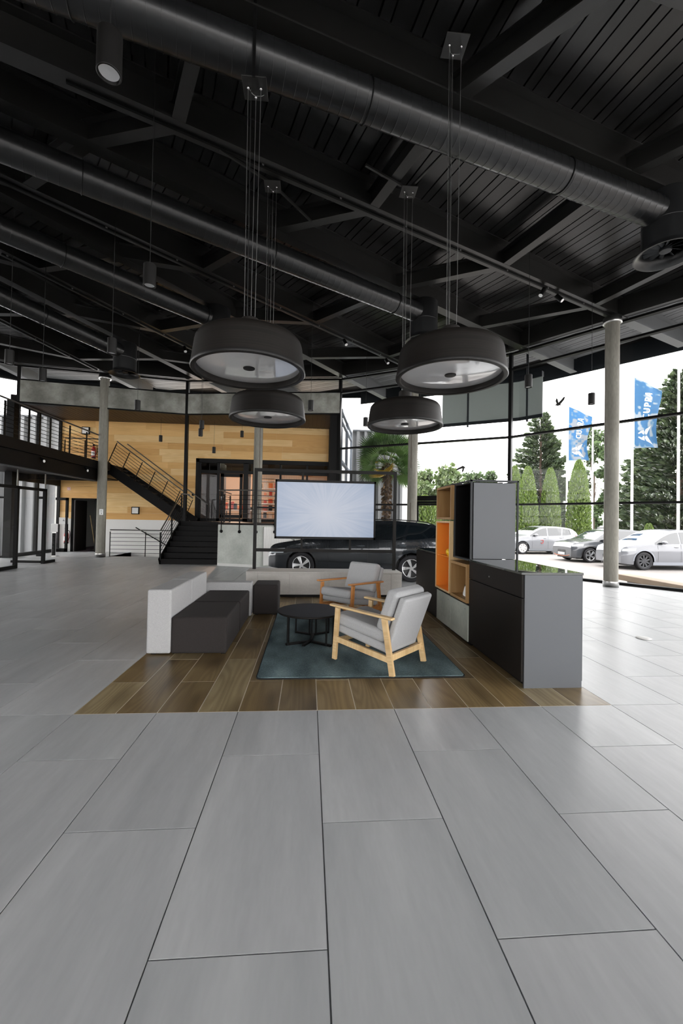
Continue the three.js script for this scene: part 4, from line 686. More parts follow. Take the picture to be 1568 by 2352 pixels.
// nose points to -x; y=0 ground
function makeCar(o) {
  const c = thing(o.name, o.label, 'car', o.pos, o.turn), L = o.L, hx = L / 2, W = o.W / 2, yt = curve(o.top), belt = curve(o.belt), xf = -hx + o.front, xr = xf + o.wb, ra = o.wr + 0.055;
  const yb = (x) => { let y = 0.2 + 0.06 * Math.pow(Math.abs(x / hx), 6); for (const w of [xf, xr]) { const d = Math.abs(x - w); if (d < ra) y = Math.max(y, o.wr + Math.sqrt(ra * ra - d * d)); } return y; };
  const plan = (x) => W * (1 - 0.05 * Math.pow(Math.abs(x / hx), 3) - 0.16 * Math.pow(Math.abs(x / hx), 14));
  const half = (x, y) => { const s = belt(x), P0 = plan(x); if (y <= s) { const v = (y - 0.2) / (s - 0.2); return P0 * (0.945 + 0.055 * Math.sin(Math.PI * (0.12 + 0.76 * Math.max(0, Math.min(1, v))))) + 0.012 * Math.exp(-Math.pow((v - 0.72) / 0.08, 2)); } return Math.max(0.25, P0 * 0.97 - (y - s) * o.tumble); };
  const xs = []; for (let i = 0; i <= 84; i++) xs.push(-hx + L * i / 84); for (const w of [xf, xr]) for (let k = -8; k <= 8; k++) xs.push(w + ra * Math.sin(k / 8 * Math.PI / 2) * 0.999); xs.sort((a, b) => a - b);
  const X = (u) => xs[Math.round(u * (xs.length - 1))], nu = xs.length - 1;
  const side = (s) => gridGeo(nu, 14, (u, v) => { const x = X(u), y = yb(x) + (yt(x) - yb(x)) * v; return V(x, y, s * half(x, y)); }, s < 0);
  const crown = (x, t) => V(x, yt(x) + 0.028 * (1 - t * t), t * half(x, yt(x)));
  const roof = gridGeo(nu, 10, (u, v) => crown(X(u), 1 - 2 * v), false);
  const cap = (x, f) => gridGeo(6, 14, (u, v) => { const y = yb(x) + (yt(x) - yb(x)) * v; return V(x, y + 0.028 * (1 - Math.pow(2 * u - 1, 2)) * v, (2 * u - 1) * half(x, y)); }, f);
  const body = mesh('body', [side(1), side(-1), roof, cap(-hx, false), cap(hx, true)], o.paint, c);
  mesh('underbody', B(-hx + 0.25, hx - 0.25, 0.16, 0.5, -W * 0.8, W * 0.8), trimBlack, c);
  const patch = (x0, x1, lo, hi, off, s, sh0 = 0, sh1 = sh0, nu2 = 10) => gridGeo(nu2, 5, (u, v) => { const xa = x0 + (x1 - x0) * u, y = lo(xa) + (hi(xa) - lo(xa)) * v, x = xa + (sh0 + (sh1 - sh0) * u) * (y - lo(xa)); return V(x, y, s * (half(x, y) + off)); }, s < 0);
  for (const s of [1, -1]) {
    for (const [x0, x1, a, b] of o.windows) mesh('side_window', patch(x0, x1, (x) => belt(x) + 0.025, (x) => Math.max(belt(x) + 0.03, yt(x) - o.roofBand), 0.006, s, a, b), carGlass, c);
    if (o.cladding) mesh('sill_trim', patch(xf + ra * 0.9, xr - ra * 0.9, () => 0.205, () => 0.33, 0.008, s), o.cladding, c);
    for (const w of [xf, xr]) mesh('wheel_arch', gridGeo(22, 2, (u, v) => { const a = Math.PI * u, r = ra - 0.004 + v * 0.05, x = w - r * Math.cos(a), y = o.wr + r * Math.sin(a); return V(x, y, s * (half(x, Math.max(0.25, y)) + 0.007)); }, s > 0), o.cladding ?? o.paint, c);
    for (const x of o.seams) mesh('door_seam', patch(x - 0.004, x + 0.004, (q) => 0.3, (q) => belt(q), 0.004, s, 0, 0, 1), trimBlack, c);
    for (const x of o.handles) mesh('door_handle', new THREE.SphereGeometry(1, 14, 10).scale(0.11, 0.024, 0.024).translate(x, belt(x) - 0.12, s * (half(x, belt(x) - 0.12) + 0.004)), o.handleMat ?? o.paint, c);
    const mx = o.windows[0][0] + 0.3, my = belt(mx) + 0.07; const mir = mesh('mirror', new THREE.SphereGeometry(1, 18, 12).scale(0.11, 0.075, 0.09).translate(mx, my + 0.02, s * (half(mx, my) + 0.13)), o.mirror ?? o.paint, c); mesh('mirror_foot', bar(V(mx, my - 0.05, s * (half(mx, my) - 0.02)), V(mx, my - 0.02, s * (half(mx, my) + 0.1)), 0.05, 0.03), trimBlack, mir);
    mesh('headlight', patch(-hx + 0.03, -hx + o.lamp, (x) => o.lampY + 0.05 * (x + hx), (x) => o.lampY + 0.1 + 0.09 * (x + hx), 0.012, s, 0.3), o.lampMat ?? headGlass, c);
    mesh('tail_light', patch(hx - 0.38, hx - 0.03, (x) => belt(x) - 0.13, (x) => belt(x) - 0.03, 0.01, s), tailRed, c);
    for (const w of [xf, xr]) wheel(c, w, o.wr, s * (W - 0.105), s, o);
    if (o.rails) mesh('roof_rail', tubeG(Array.from({ length: 9 }, (_, k) => { const x = o.rails[0] + (o.rails[1] - o.rails[0]) * k / 8; return V(x, yt(x) + (k === 0 || k === 8 ? 0.005 : 0.035), s * (half(x, yt(x)) - 0.04)); }), 0.014), trimBlack, c);
  }
  const strip = (x0, x1, w, off) => gridGeo(8, 8, (u, v) => { const x = x0 + (x1 - x0) * u, q = crown(x, (1 - 2 * v) * w); const dx = 0.02, n = V(-(yt(x + dx) - yt(x - dx)) / (2 * dx), 1, 0).normalize(); return q.addScaledVector(n, off); }, false);
  mesh('windscreen', strip(o.screen[0], o.screen[1], 0.9, 0.006), o.screenMat ?? carGlass, c); mesh('rear_window', strip(o.rear[0], o.rear[1], 0.85, 0.006), carGlass, c);
  const fx = -hx - 0.004; mesh('grille', gridGeo(8, 3, (u, v) => { const z = (u * 2 - 1) * 0.62, y = o.grille[0] + (o.grille[1] - o.grille[0]) * v; return V(fx - 0.006 + 0.05 * Math.pow(z / 0.7, 2), y, z); }, false), trimBlack, c);
  mesh('number_plate', RB(0.02, 0.11, 0.5, 0.004, fx - 0.012, o.grille[0] + 0.02, 0), M.paper, c);
  if (o.mark) for (const s of [1, -1]) mesh('door_letter', tubeG([V(-0.06, 0, 0), V(0.05, 0, 0), V(0.055, -0.1, 0), V(0.03, -0.17, 0), V(-0.03, -0.18, 0), V(-0.06, -0.13, 0)].map((v) => V(-0.25 + v.x * 1.2, 0.82 + v.y, s * (half(-0.25, 0.75) + 0.012))), 0.014, 24, 6), M.red, c);
  if (o.copper) mesh('bumper_line', tubeG([V(-hx + 0.14, 0.44, 0.78), V(-hx - 0.01, 0.32, 0.55), V(-hx - 0.025, 0.27, 0), V(-hx - 0.01, 0.32, -0.55), V(-hx + 0.14, 0.44, -0.78)], 0.014, 30, 6), std(0x9a5a3c, 0.35, { metalness: 0.8 }), c);
  return c;
}
function wheel(c, x, r, z, s, o) {
  const g = new THREE.Group(); g.name = 'wheel'; g.position.set(x, r, z); g.rotation.y = s > 0 ? 0 : Math.PI; c.add(g);
  const rim = r * 0.7, T = lathe([[rim, -0.1], [r * 0.93, -0.105], [r, -0.07], [r, 0.07], [r * 0.93, 0.105], [rim, 0.1], [rim - 0.01, 0.06]], 36); T.rotateX(Math.PI / 2); mesh('tyre', T, tyre, g);
  const D = lathe([[0, 0.03], [rim * 0.95, 0.02], [rim, 0.08]], 32); D.rotateX(Math.PI / 2); mesh('rim_dish', D, o.dish ?? trimBlack, g);
  const sp = []; const n = o.spokes ?? 5;
  for (let k = 0; k < n; k++) { const a = k / n * Math.PI * 2 + 0.3, sw = o.swirl ?? 0.25; const sh = new THREE.Shape(); const q = (rr2, an) => [Math.cos(an) * rr2, Math.sin(an) * rr2]; const w = o.spokeW ?? 0.28; sh.moveTo(...q(rim * 0.16, a - 0.5)); sh.lineTo(...q(rim * 0.97, a + sw - w)); sh.lineTo(...q(rim * 0.97, a + sw + w)); sh.lineTo(...q(rim * 0.16, a + 0.5)); sp.push(new THREE.ExtrudeGeometry(sh, { depth: 0.03, bevelEnabled: true, bevelSize: 0.006, bevelThickness: 0.006, bevelSegments: 1 }).translate(0, 0, 0.05)); }
  sp.push(new THREE.TorusGeometry(rim * 0.97, 0.014, 8, 36).translate(0, 0, 0.085), new THREE.CylinderGeometry(rim * 0.2, rim * 0.2, 0.05, 16).rotateX(Math.PI / 2).translate(0, 0, 0.06)); mesh('rim', sp, o.rimMat ?? M.chrome, g);
}
const alloy = std(0xc6c8ca, 0.25, { metalness: 0.9 });
const estateY = { top: [[-2.32, 0.62], [-2.26, 0.76], [-2.1, 0.84], [-1.5, 0.95], [-1.02, 1.04], [-0.5, 1.25], [0.0, 1.41], [0.5, 1.455], [1.2, 1.44], [1.75, 1.38], [2.1, 1.28], [2.25, 1.02], [2.32, 0.7]] };
makeCar({ name: 'estate_car', label: 'dark grey estate car parked inside behind the screen', pos: [1.42, 0, -11.0], turn: -0.19, L: 4.64, W: 1.8, front: 0.88, wb: 2.69, wr: 0.325, top: estateY.top, belt: [[-2.32, 0.66], [-1.5, 0.86], [-0.9, 0.93], [0, 0.96], [1.2, 0.99], [2.1, 1.02], [2.32, 0.75]], tumble: 0.42, roofBand: 0.085,
  windows: [[-0.82, 0.14, 0.0, 0.12], [0.2, 1.02, 0.12, 0.3], [1.1, 1.86, 0.3, 0.1]], seams: [-0.78, 0.2, 1.12], handles: [0.02, 1.02], handleMat: std(0x565c62, 0.2, { metalness: 0.6 }), lamp: 0.42, lampY: 0.6, screen: [-0.98, -0.22], rear: [2.05, 2.24], grille: [0.3, 0.52], rails: [0.0, 1.8], paint: phys(0x23282d, 0.22, { clearcoat: 1, clearcoatRoughness: 0.04, metalness: 0.4 }), rimMat: alloy, spokes: 5, swirl: 0.35, spokeW: 0.2 });
const suv = { L: 4.58, W: 1.85, front: 0.86, wb: 2.77, wr: 0.36, top: [[-2.29, 0.7], [-2.22, 0.86], [-2.05, 0.94], [-1.5, 1.04], [-1.1, 1.12], [-0.55, 1.42], [-0.1, 1.59], [0.4, 1.63], [1.2, 1.59], [1.7, 1.5], [2.0, 1.3], [2.2, 1.05], [2.29, 0.8]], belt: [[-2.29, 0.72], [-1.5, 0.95], [-0.9, 1.02], [0, 1.06], [1.2, 1.1], [2.0, 1.14], [2.29, 0.85]], tumble: 0.4, roofBand: 0.09, windows: [[-0.95, 0.1, 0, 0.1], [0.17, 0.98, 0.1, 0.3], [1.06, 1.6, 0.3, -0.1]], seams: [-0.85, 0.14, 1.1], handles: [-0.05, 0.95], lamp: 0.5, lampY: 0.74, screen: [-1.06, -0.25], rear: [1.75, 2.15], grille: [0.36, 0.56] };
const silver = phys(0x74767a, 0.3, { clearcoat: 0.7 }), grey = phys(0x66686d, 0.3, { clearcoat: 0.7 });
const GY = -0.35;
makeCar({ ...suv, mark: true, name: 'parked_car', label: 'pale silver crossover parked outside by the clipped conifers', pos: [13.75, GY, -24.3], turn: 0.05, paint: silver, cladding: std(0x6f7378, 0.6), rimMat: M.white, dish: std(0xdadada, 0.4), spokes: 7, swirl: 0.6, spokeW: 0.06 });
makeCar({ ...suv, copper: true, name: 'parked_car', label: 'dark bonnet hatchback parked outside with copper bumper line', pos: [14.5, GY, -19.6], turn: 0.02, L: 4.32, W: 1.8, wr: 0.345, paint: phys(0x3f4246, 0.25, { clearcoat: 0.8 }), cladding: trimBlack, spokes: 5, swirl: 0.4, spokeW: 0.24, rimMat: alloy, top: suv.top.map(([x, y]) => [x * 0.943, y * 0.97]), belt: suv.belt.map(([x, y]) => [x * 0.943, y * 0.97]), screenMat: phys(0x2c3338, 0.04, { clearcoat: 1 }) });
makeCar({ ...suv, name: 'parked_car', label: 'big grey crossover parked outside next to the wooden bench', pos: [14.9, GY, -16.75], turn: 0.0, W: 1.88, wr: 0.365, paint: grey, cladding: std(0x7b7f86, 0.6), rimMat: std(0x3a3b3e, 0.4, { metalness: 0.5 }), spokes: 9, swirl: 0, spokeW: 0.12 });

// ---------- outside ----------
{
  const hole = ring.map((p) => [CX + (p[0] - CX) * 1.004, CZ + (p[1] - CZ) * 1.004]);
  const annex = rect(-10.2, 1.3, -23.5, -14.5);
  struct('ground', prism(rect(-70, 90, -90, 60), GY - 0.05, GY, [hole.concat([])].map((h) => h)), M.asphalt, 'pale paving of the forecourt and car park');
  struct('ground_step', prism(roofOut.map(([x, z]) => [CX + (x - CX) * 0.93, CZ + (z - CZ) * 0.93]), GY, GY + 0.02, [hole]), std(0xb9b6b1, 0.85), 'pale paved strip along the glass facade');
  struct('lawn', prism([[10, -27], [70, -27], [80, -70], [-2, -70], [2, -34]], GY, GY + 0.28), M.grass, 'grass bank behind the parked cars');
}
// corrugated neighbours
function corrugated(name, label, a, b, y0, y1, pitch = 0.3) {
  const g = structGroup(name, label), d = V(b[0] - a[0], 0, b[1] - a[1]), L = d.length(); d.normalize(); const n = V(-d.z, 0, d.x);
  const prof = []; const N = Math.floor(L / pitch); for (let i = 0; i < N; i++) { const s = i * pitch; prof.push([s, 0], [s + pitch * 0.5, 0], [s + pitch * 0.6, 0.12], [s + pitch * 0.9, 0.12]); } prof.push([N * pitch, 0]);
  const at = ([s, o], y) => V(a[0] + d.x * s + n.x * o, y, a[1] + d.z * s + n.z * o);
  const idx = [], p = []; prof.forEach((q) => { for (const y of [y0, y1]) { const v = at(q, y); p.push(v.x, v.y, v.z); } }); for (let i = 0; i + 1 < prof.length; i++) { const k = i * 2; idx.push(k, k + 2, k + 1, k + 1, k + 2, k + 3); }
  const geo = new THREE.BufferGeometry(); geo.setAttribute('position', new THREE.Float32BufferAttribute(p, 3)); geo.setIndex(idx); const flat = geo.toNonIndexed(); flat.computeVertexNormals();
  mesh('corrugated_sheet', uvm(flat), M.corrugated, g); mesh('wall_core', bar(V(a[0] - n.x * 0.1, (y0 + y1) / 2, a[1] - n.z * 0.1), V(b[0] - n.x * 0.1, (y0 + y1) / 2, b[1] - n.z * 0.1), 0.16, y1 - y0), M.whiteWall, g);
  mesh('coping', bar(V(a[0], y1 + 0.03, a[1]), V(b[0], y1 + 0.03, b[1]), 0.26, 0.08), M.panel, g); return g;
}
corrugated('wall_annex', 'white corrugated metal wall behind the palm', [1.95, -19.2], [4.6, -19.2], GY, 5.55, 0.34);
corrugated('wall_neighbour', 'white corrugated metal wall outside the foyer windows', [-18, -19.6], [-10.4, -18.6], GY, 5.6, 0.5);
{
  const g = structGroup('window_17', 'dark framed glazing of the annex seen through the facade'); const a = [1.12, -15.15], b = [1.88, -19.1], L = Math.hypot(b[0] - a[0], b[1] - a[1]), at = (s, y) => V(a[0] + (b[0] - a[0]) * s, y, a[1] + (b[1] - a[1]) * s);
  mesh('annex_frame', [0, 0.5, 1].map((s) => bar(at(s, GY), at(s, 5.5), 0.1, 0.1)).concat([0, 2.0, 3.6, 5.1, 5.45].map((y) => bar(at(0, y), at(1, y), 0.1, 0.1))), M.blueGrey, g); mesh('pane', sheet(at(0.02, 0), at(0.98, 5.3)), M.glass, g);
  struct('wall_annex_inner', bar(V(1.0, 2.6, -17.75), V(1.7, 2.6, -19.1), 0.1, 5.8), M.whiteWall);
}
// foliage: many small leaf cards on a shape function
function leaves(n, place, size, colors, needle) {
  const pos = [], nor = [], col = [], q = new THREE.Quaternion(), e = new THREE.Euler();
  for (let i = 0; i < n; i++) {
    const [p, dir, sc] = place(i); const s = size * (sc ?? 1) * rr(0.7, 1.3); if (dir) { q.setFromUnitVectors(V(0, 1, 0), dir); q.multiply(new THREE.Quaternion().setFromAxisAngle(V(0, 1, 0), rr(0, 6.28))); } else { e.set(rr(0, 6.28), rr(0, 6.28), rr(0, 6.28)); q.setFromEuler(e); }
    const w = needle ? 0.3 : 0.62; const pts = [V(0, 0, 0), V(-w * s, 0.5 * s, 0.12 * s), V(0, s, 0), V(w * s, 0.5 * s, 0.12 * s)].map((v) => v.applyQuaternion(q).add(p));
    const c = colors[Math.floor(rnd() * colors.length)]; const nn = pts[1].clone().sub(pts[0]).cross(pts[2].clone().sub(pts[0])).normalize();
    for (const k of [0, 1, 2, 0, 2, 3]) { pos.push(pts[k].x, pts[k].y, pts[k].z); nor.push(nn.x, nn.y, nn.z); col.push(c[0], c[1], c[2]); }
  }
  const g = new THREE.BufferGeometry(); g.setAttribute('position', new THREE.Float32BufferAttribute(pos, 3)); g.setAttribute('normal', new THREE.Float32BufferAttribute(nor, 3)); g.setAttribute('color', new THREE.Float32BufferAttribute(col, 3)); return g;
}
const leafMat = new THREE.MeshPhysicalMaterial({ vertexColors: true, roughness: 0.9, transmission: 0.3, thickness: 0, side: THREE.DoubleSide }), bark = std(0x4a3d33, 0.9);
const G = { thuja: [[0.085, 0.145, 0.018], [0.115, 0.185, 0.024], [0.145, 0.215, 0.036]], fir: [[0.024, 0.046, 0.016], [0.042, 0.07, 0.024], [0.065, 0.095, 0.036]], light: [[0.06, 0.1, 0.025], [0.085, 0.13, 0.04], [0.11, 0.15, 0.05]], mid: [[0.03, 0.06, 0.015], [0.05, 0.09, 0.025], [0.07, 0.115, 0.035]] };
function thuja(label, x, z, h, r) {
  const t = thing('clipped_conifer', label, 'tree', [x, GY, z], 0, 'clipped columnar conifers'); const rad = (u) => r * Math.pow(Math.max(0.0001, 1 - Math.pow(u, 2.4)), 0.62) * (0.86 + 0.14 * Math.min(1, u * 5));
  const gg = leaves(11000, () => { const u = Math.pow(rnd(), 0.85), a = rr(0, 6.283), q = rad(u) * Math.pow(rr(0.18, 1.06), 0.5); return [V(Math.cos(a) * q, u * h, Math.sin(a) * q), V(Math.cos(a) * 0.45, 0.9, Math.sin(a) * 0.45).normalize()]; }, 0.16, G.thuja, true);
  mesh('foliage', gg, leafMat, t).userData.kind = 'stuff'; mesh('trunk', cyl(V(0, 0, 0), V(0, h * 0.9, 0), 0.08, 0.02, 8), bark, t);
}
function fir(label, x, z, h, r, n = 9000) {
  const t = thing('fir_tree', label, 'tree', [x, GY, z], 0, 'tall firs beyond the car park'); mesh('trunk', cyl(V(0, 0, 0), V(0, h * 0.96, 0), 0.3, 0.04, 10), bark, t);
  const br = []; const N = Math.round(h * 12); for (let i = 0; i < N; i++) { const u = 0.08 + 0.9 * (i / N), a = i * 2.4 + rr(-0.4, 0.4), L = r * Math.pow(1 - u, 0.8) * rr(0.7, 1.08) + 0.12; br.push([u * h, a, L]); }
  mesh('branches', br.filter((_, i) => i % 3 === 0).map(([y, a, L]) => cyl(V(0, y, 0), V(Math.cos(a) * L, y + L * 0.12, Math.sin(a) * L), 0.04, 0.01, 4)), bark, t);
  const tot = br.reduce((s, b) => s + b[2], 0); const cum = []; let s0 = 0; for (const b of br) { s0 += b[2]; cum.push(s0); }
  mesh('foliage', leaves(n, () => { const k = rnd() * tot; let i = cum.findIndex((c) => c >= k); if (i < 0) i = 0; const [y, a, L] = br[i], f = Math.pow(rnd(), 0.7), da = rr(-0.2, 0.2); const q = L * f; return [V(Math.cos(a + da) * q, y + q * 0.16 - rr(0, 0.3) * (1 - f * 0.5) + rr(-0.1, 0.1), Math.sin(a + da) * q), V(Math.cos(a + da), rr(-0.1, 0.7), Math.sin(a + da)).normalize()]; }, 0.36, G.fir, true), leafMat, t).userData.kind = 'stuff';
}
function broadleaf(name, label, x, z, h, r, n, cols, y0 = 0.3, size = 0.3, lumps = 12) {
  const t = thing(name, label, name === 'hedge_bush' ? 'bush' : 'tree', [x, GY, z], 0, name === 'hedge_bush' ? 'hedge bushes behind the grass bank' : 'leafy trees beyond the forecourt'); mesh('trunk', cyl(V(0, 0, 0), V(0.1, h * 0.55, 0), 0.16, 0.08, 8), bark, t); const C = []; for (let i = 0; i < lumps; i++) { const a = rr(0, 6.28), q = Math.sqrt(rnd()) * r * 0.75; C.push([V(Math.cos(a) * q, h * (y0 + (0.92 - y0) * rnd()), Math.sin(a) * q), r * rr(0.25, 0.42)]); }
  mesh('branches', C.map(([c]) => cyl(V(0.05, h * 0.3, 0), c, 0.05, 0.012, 5)), bark, t);
  mesh('foliage', leaves(n, () => { const [c, q] = C[Math.floor(rnd() * C.length)]; const d = V(rr(-1, 1), rr(-1, 1), rr(-1, 1)).normalize(); return [c.clone().addScaledVector(d, q * Math.pow(rnd(), 0.45))]; }, size, cols), leafMat, t).userData.kind = 'stuff';
}
// direction helper: ground point seen at a given picture column and distance z (survey of the plan)
const planAt = (px, z) => { const d = fwd.clone().multiplyScalar(961).addScaledVector(rgt, px - 784); return d.x / d.z * z; };
[[1181, -29, 5.8, 0.62, 'half hidden behind the dark facade post'], [1211, -26.8, 5.45, 0.66, 'right behind the silver crossover bonnet'], [1263, -26.8, 5.4, 0.62, 'behind the silver crossover doors'], [1328, -26.4, 5.95, 0.72, 'tallest, at the flag pole']].forEach(([px, z, h, r, l]) => thuja('clipped columnar bright green conifer ' + l, planAt(px, z), z, h, r));
thuja('young slim conifer on the grass bank', planAt(1490, -21.5), -21.5, 1.75, 0.26);
thuja('clipped conifer seen through the facade door', planAt(975, -24), -24, 3.2, 1.1);
fir('tall dark fir behind the clipped conifers', planAt(1240, -38), -38, 12.6, 4.2, 20000);
fir('huge fir filling the right behind the blue flag', planAt(1560, -27), -27, 13.0, 4.6, 26000);
fir('second fir right of the flag poles', planAt(1480, -35), -35, 9.5, 2.9, 14000);
broadleaf('leafy_tree', 'pale green leafy tree right of the palm column', planAt(1000, -34), -34, 6.2, 2.5, 5200, G.light, 0.25, 0.32, 16);
broadleaf('leafy_tree', 'light airy tree behind the shelf tower', planAt(1105, -44), -44, 8.0, 2.2, 3000, G.mid, 0.3, 0.34, 12);
broadleaf('leafy_tree', 'sparse birch between the flag poles', planAt(1362, -47), -47, 14.5, 2.2, 3600, G.mid, 0.2, 0.3, 18);
broadleaf('leafy_tree', 'sparse birch left of the blue flag', planAt(1395, -40), -40, 9.9, 1.3, 2600, G.mid, 0.2, 0.32, 16);
broadleaf('leafy_tree', 'green tree outside the entrance at far left', planAt(-10, -24), -24, 3.6, 2.0, 2600, G.light, 0.2, 0.28, 10);
for (let i = 0; i < 8; i++) { const px = [950, 1030, 1110, 1190, 1270, 1350, 1430, 1510][i]; broadleaf('hedge_bush', 'rounded green hedge bush along the far side of the grass bank', planAt(px, -52), -52, 3.8 + (i % 3) * 0.6, 2.0, 1500, i % 2 ? G.mid : G.fir, 0.12, 0.4, 9); }
// palm
{
  const t = thing('palm_tree', 'fan palm standing outside the glass before the corrugated wall', 'tree', [3.05, GY, -16.3]);
  const H = 4.1; mesh('trunk', (() => { const pr = []; for (let i = 0; i <= 26; i++) pr.push([(0.095 + 0.025 * (i % 2)) * (1 - 0.12 * i / 26), i / 26 * H]); return lathe(pr, 14); })(), bark, t);
  mesh('trunk_fibre', leaves(420, () => { const a = rr(0, 6.28), y = rr(0.5, H); return [V(Math.cos(a) * 0.1, y, Math.sin(a) * 0.1), V(Math.cos(a) * 0.6, -0.5, Math.sin(a) * 0.6).normalize()]; }, 0.16, [[0.1, 0.06, 0.03], [0.16, 0.1, 0.05]], true), new THREE.MeshStandardMaterial({ vertexColors: true, roughness: 0.95, side: THREE.DoubleSide }), t).userData.kind = 'stuff';
  const fan = (c, dead) => { const pos = [], col = [], nor = []; const n = 30; for (let i = 0; i < n; i++) { const a = (i / (n - 1) - 0.5) * 4.0, L = 0.68 * (0.8 + 0.2 * Math.cos(a)) * rr(0.93, 1.05), w = 0.028, d = V(Math.sin(a), Math.cos(a), 0), s = V(Math.cos(a), -Math.sin(a), 0), tip = d.clone().multiplyScalar(L).add(V(0, 0, -0.1 - 0.1 * rnd())), mid = d.clone().multiplyScalar(L * 0.55); const A = V(0, 0, 0), Bv = mid.clone().addScaledVector(s, w), Cc = mid.clone().addScaledVector(s, -w).add(V(0, 0, 0)); const m2 = mid.clone().add(V(0, 0, 0.03)); for (const tri of [[A, Bv, m2], [A, m2, Cc], [Bv, tip, m2], [m2, tip, Cc]]) { const nn = tri[1].clone().sub(tri[0]).cross(tri[2].clone().sub(tri[0])).normalize(); tri.forEach((v) => { pos.push(v.x, v.y, v.z); nor.push(nn.x, nn.y, nn.z); col.push(...c); }); } } const g = new THREE.BufferGeometry(); g.setAttribute('position', new THREE.Float32BufferAttribute(pos, 3)); g.setAttribute('normal', new THREE.Float32BufferAttribute(nor, 3)); g.setAttribute('color', new THREE.Float32BufferAttribute(col, 3)); return g; };
  const greens = [[0.03, 0.075, 0.012], [0.055, 0.12, 0.02], [0.085, 0.165, 0.035]];
  for (let i = 0; i < 30; i++) { const a = i * 2.399, el = 1.25 - i / 30 * 1.85, st = rr(0.6, 0.95), tipp = V(Math.cos(a) * Math.cos(el) * st, H - 0.1 + Math.sin(el) * st, Math.sin(a) * Math.cos(el) * st); const dir = V(Math.cos(a) * Math.cos(el - 0.3), Math.sin(el - 0.3), Math.sin(a) * Math.cos(el - 0.3)).normalize();
    const g = fan(i === 20 || i === 27 ? [0.4, 0.27, 0.03] : greens[i % 3]); g.applyQuaternion(new THREE.Quaternion().setFromUnitVectors(V(0, 1, 0), dir)); g.translate(tipp.x, tipp.y, tipp.z); const f = mesh('palm_frond', g, leafMat, t); mesh('stalk', cyl(V(0, H - 0.15, 0), tipp, 0.014, 0.01, 5), std(0x5a6b2a, 0.8), f); }
}
// flags and poles
function flagTex(base, light, s, dark) {
  return canvasTex(512, 1400, (c, w, h) => {
    c.fillStyle = base; c.fillRect(0, 0, w, h); for (let j = 0; j < h; j += 4) for (let i = 0; i < w; i += 4) { const n = 0.6 * pn(i / w, j / h, 4, 9, s) + 0.4 * pn(i / w, j / h, 9, 22, s + 1); const t = Math.max(0, Math.min(1, (n - 0.52 + (dark ? -0.06 : 0.1)) * 7)); if (t > 0) { c.globalAlpha = t; c.fillStyle = light; c.fillRect(i, j, 4, 4); } } c.globalAlpha = 1;
    c.fillStyle = '#a4a6a8'; c.strokeStyle = '#a4a6a8';
    c.save(); c.translate(w * 0.53, h * 0.37); c.rotate(-Math.PI / 2); c.font = 'bold 190px sans-serif'; c.textAlign = 'center'; c.textBaseline = 'middle'; c.fillText('CUPRA', 0, 0); c.restore();
    // pointed emblem of mirrored blades
    c.save(); c.translate(w * 0.5, h * 0.82); c.rotate(-Math.PI / 2); const bl = (m) => { c.beginPath(); c.moveTo(m * 12, 40); c.lineTo(m * 190, 150); c.lineTo(m * 120, 20); c.lineTo(m * 60, -10); c.lineTo(m * 12, 12); c.closePath(); c.fill(); c.beginPath(); c.moveTo(m * 18, -14); c.lineTo(m * 110, -20); c.lineTo(m * 84, -100); c.lineTo(m * 40, -170); c.lineTo(m * 26, -150); c.lineTo(m * 50, -80); c.lineTo(m * 14, -40); c.closePath(); c.fill(); }; bl(1); bl(-1); c.restore();
  });
}
function flag(label, px, z, top, bottom, width, tex, poleTop) {
  const x = planAt(px, z), f = thing('flag', label, 'flag', [x, GY, z], -0.5); const H = top - bottom;
  mesh('pole', cyl(V(-0.09, 0, 0), V(-0.09, poleTop - GY, 0), 0.07, 0.05, 14), M.white, f);
  if (tex) { const g = new THREE.PlaneGeometry(width, H, 24, 48), p = g.attributes.position; for (let i = 0; i < p.count; i++) { const u = p.getX(i) / width + 0.5, v = p.getY(i) / H + 0.5; const sag = 0.22 * u * Math.pow(v, 2.2) * H; p.setXYZ(i, u * width * (0.94 - 0.12 * Math.sin(v * 5)), v * H - sag, 0.13 * Math.sin(u * 5 + v * 7) * u + 0.06 * Math.sin(u * 12 + v * 3) * u); } g.translate(0, bottom - GY, 0); g.computeVertexNormals(); const th = g.clone(); mesh('cloth', g, new THREE.MeshPhysicalMaterial({ map: tex, roughness: 0.8, side: THREE.DoubleSide, transmission: 0.25, thickness: 0 }), f); }
  return f;
}
flag('grey blue flag with white lettering behind the tallest clipped conifer', 1304, -30, 10.3, 6.2, 1.45, flagTex('#666c74', '#1c4f78', 401, false), 10.5);
flag('blue flag with white lettering and pointed emblem on right pole', 1455, -22, 9.75, 5.75, 1.2, flagTex('#17486c', '#6b747c', 402, true), 9.9);
flag('bare white flag pole between both blue flags', 1363, -28, 9, 6, 1, null, 8.8);
flag('bare white flag pole at the far right of the car park', 1562, -20, 9, 6, 1, null, 9.6);
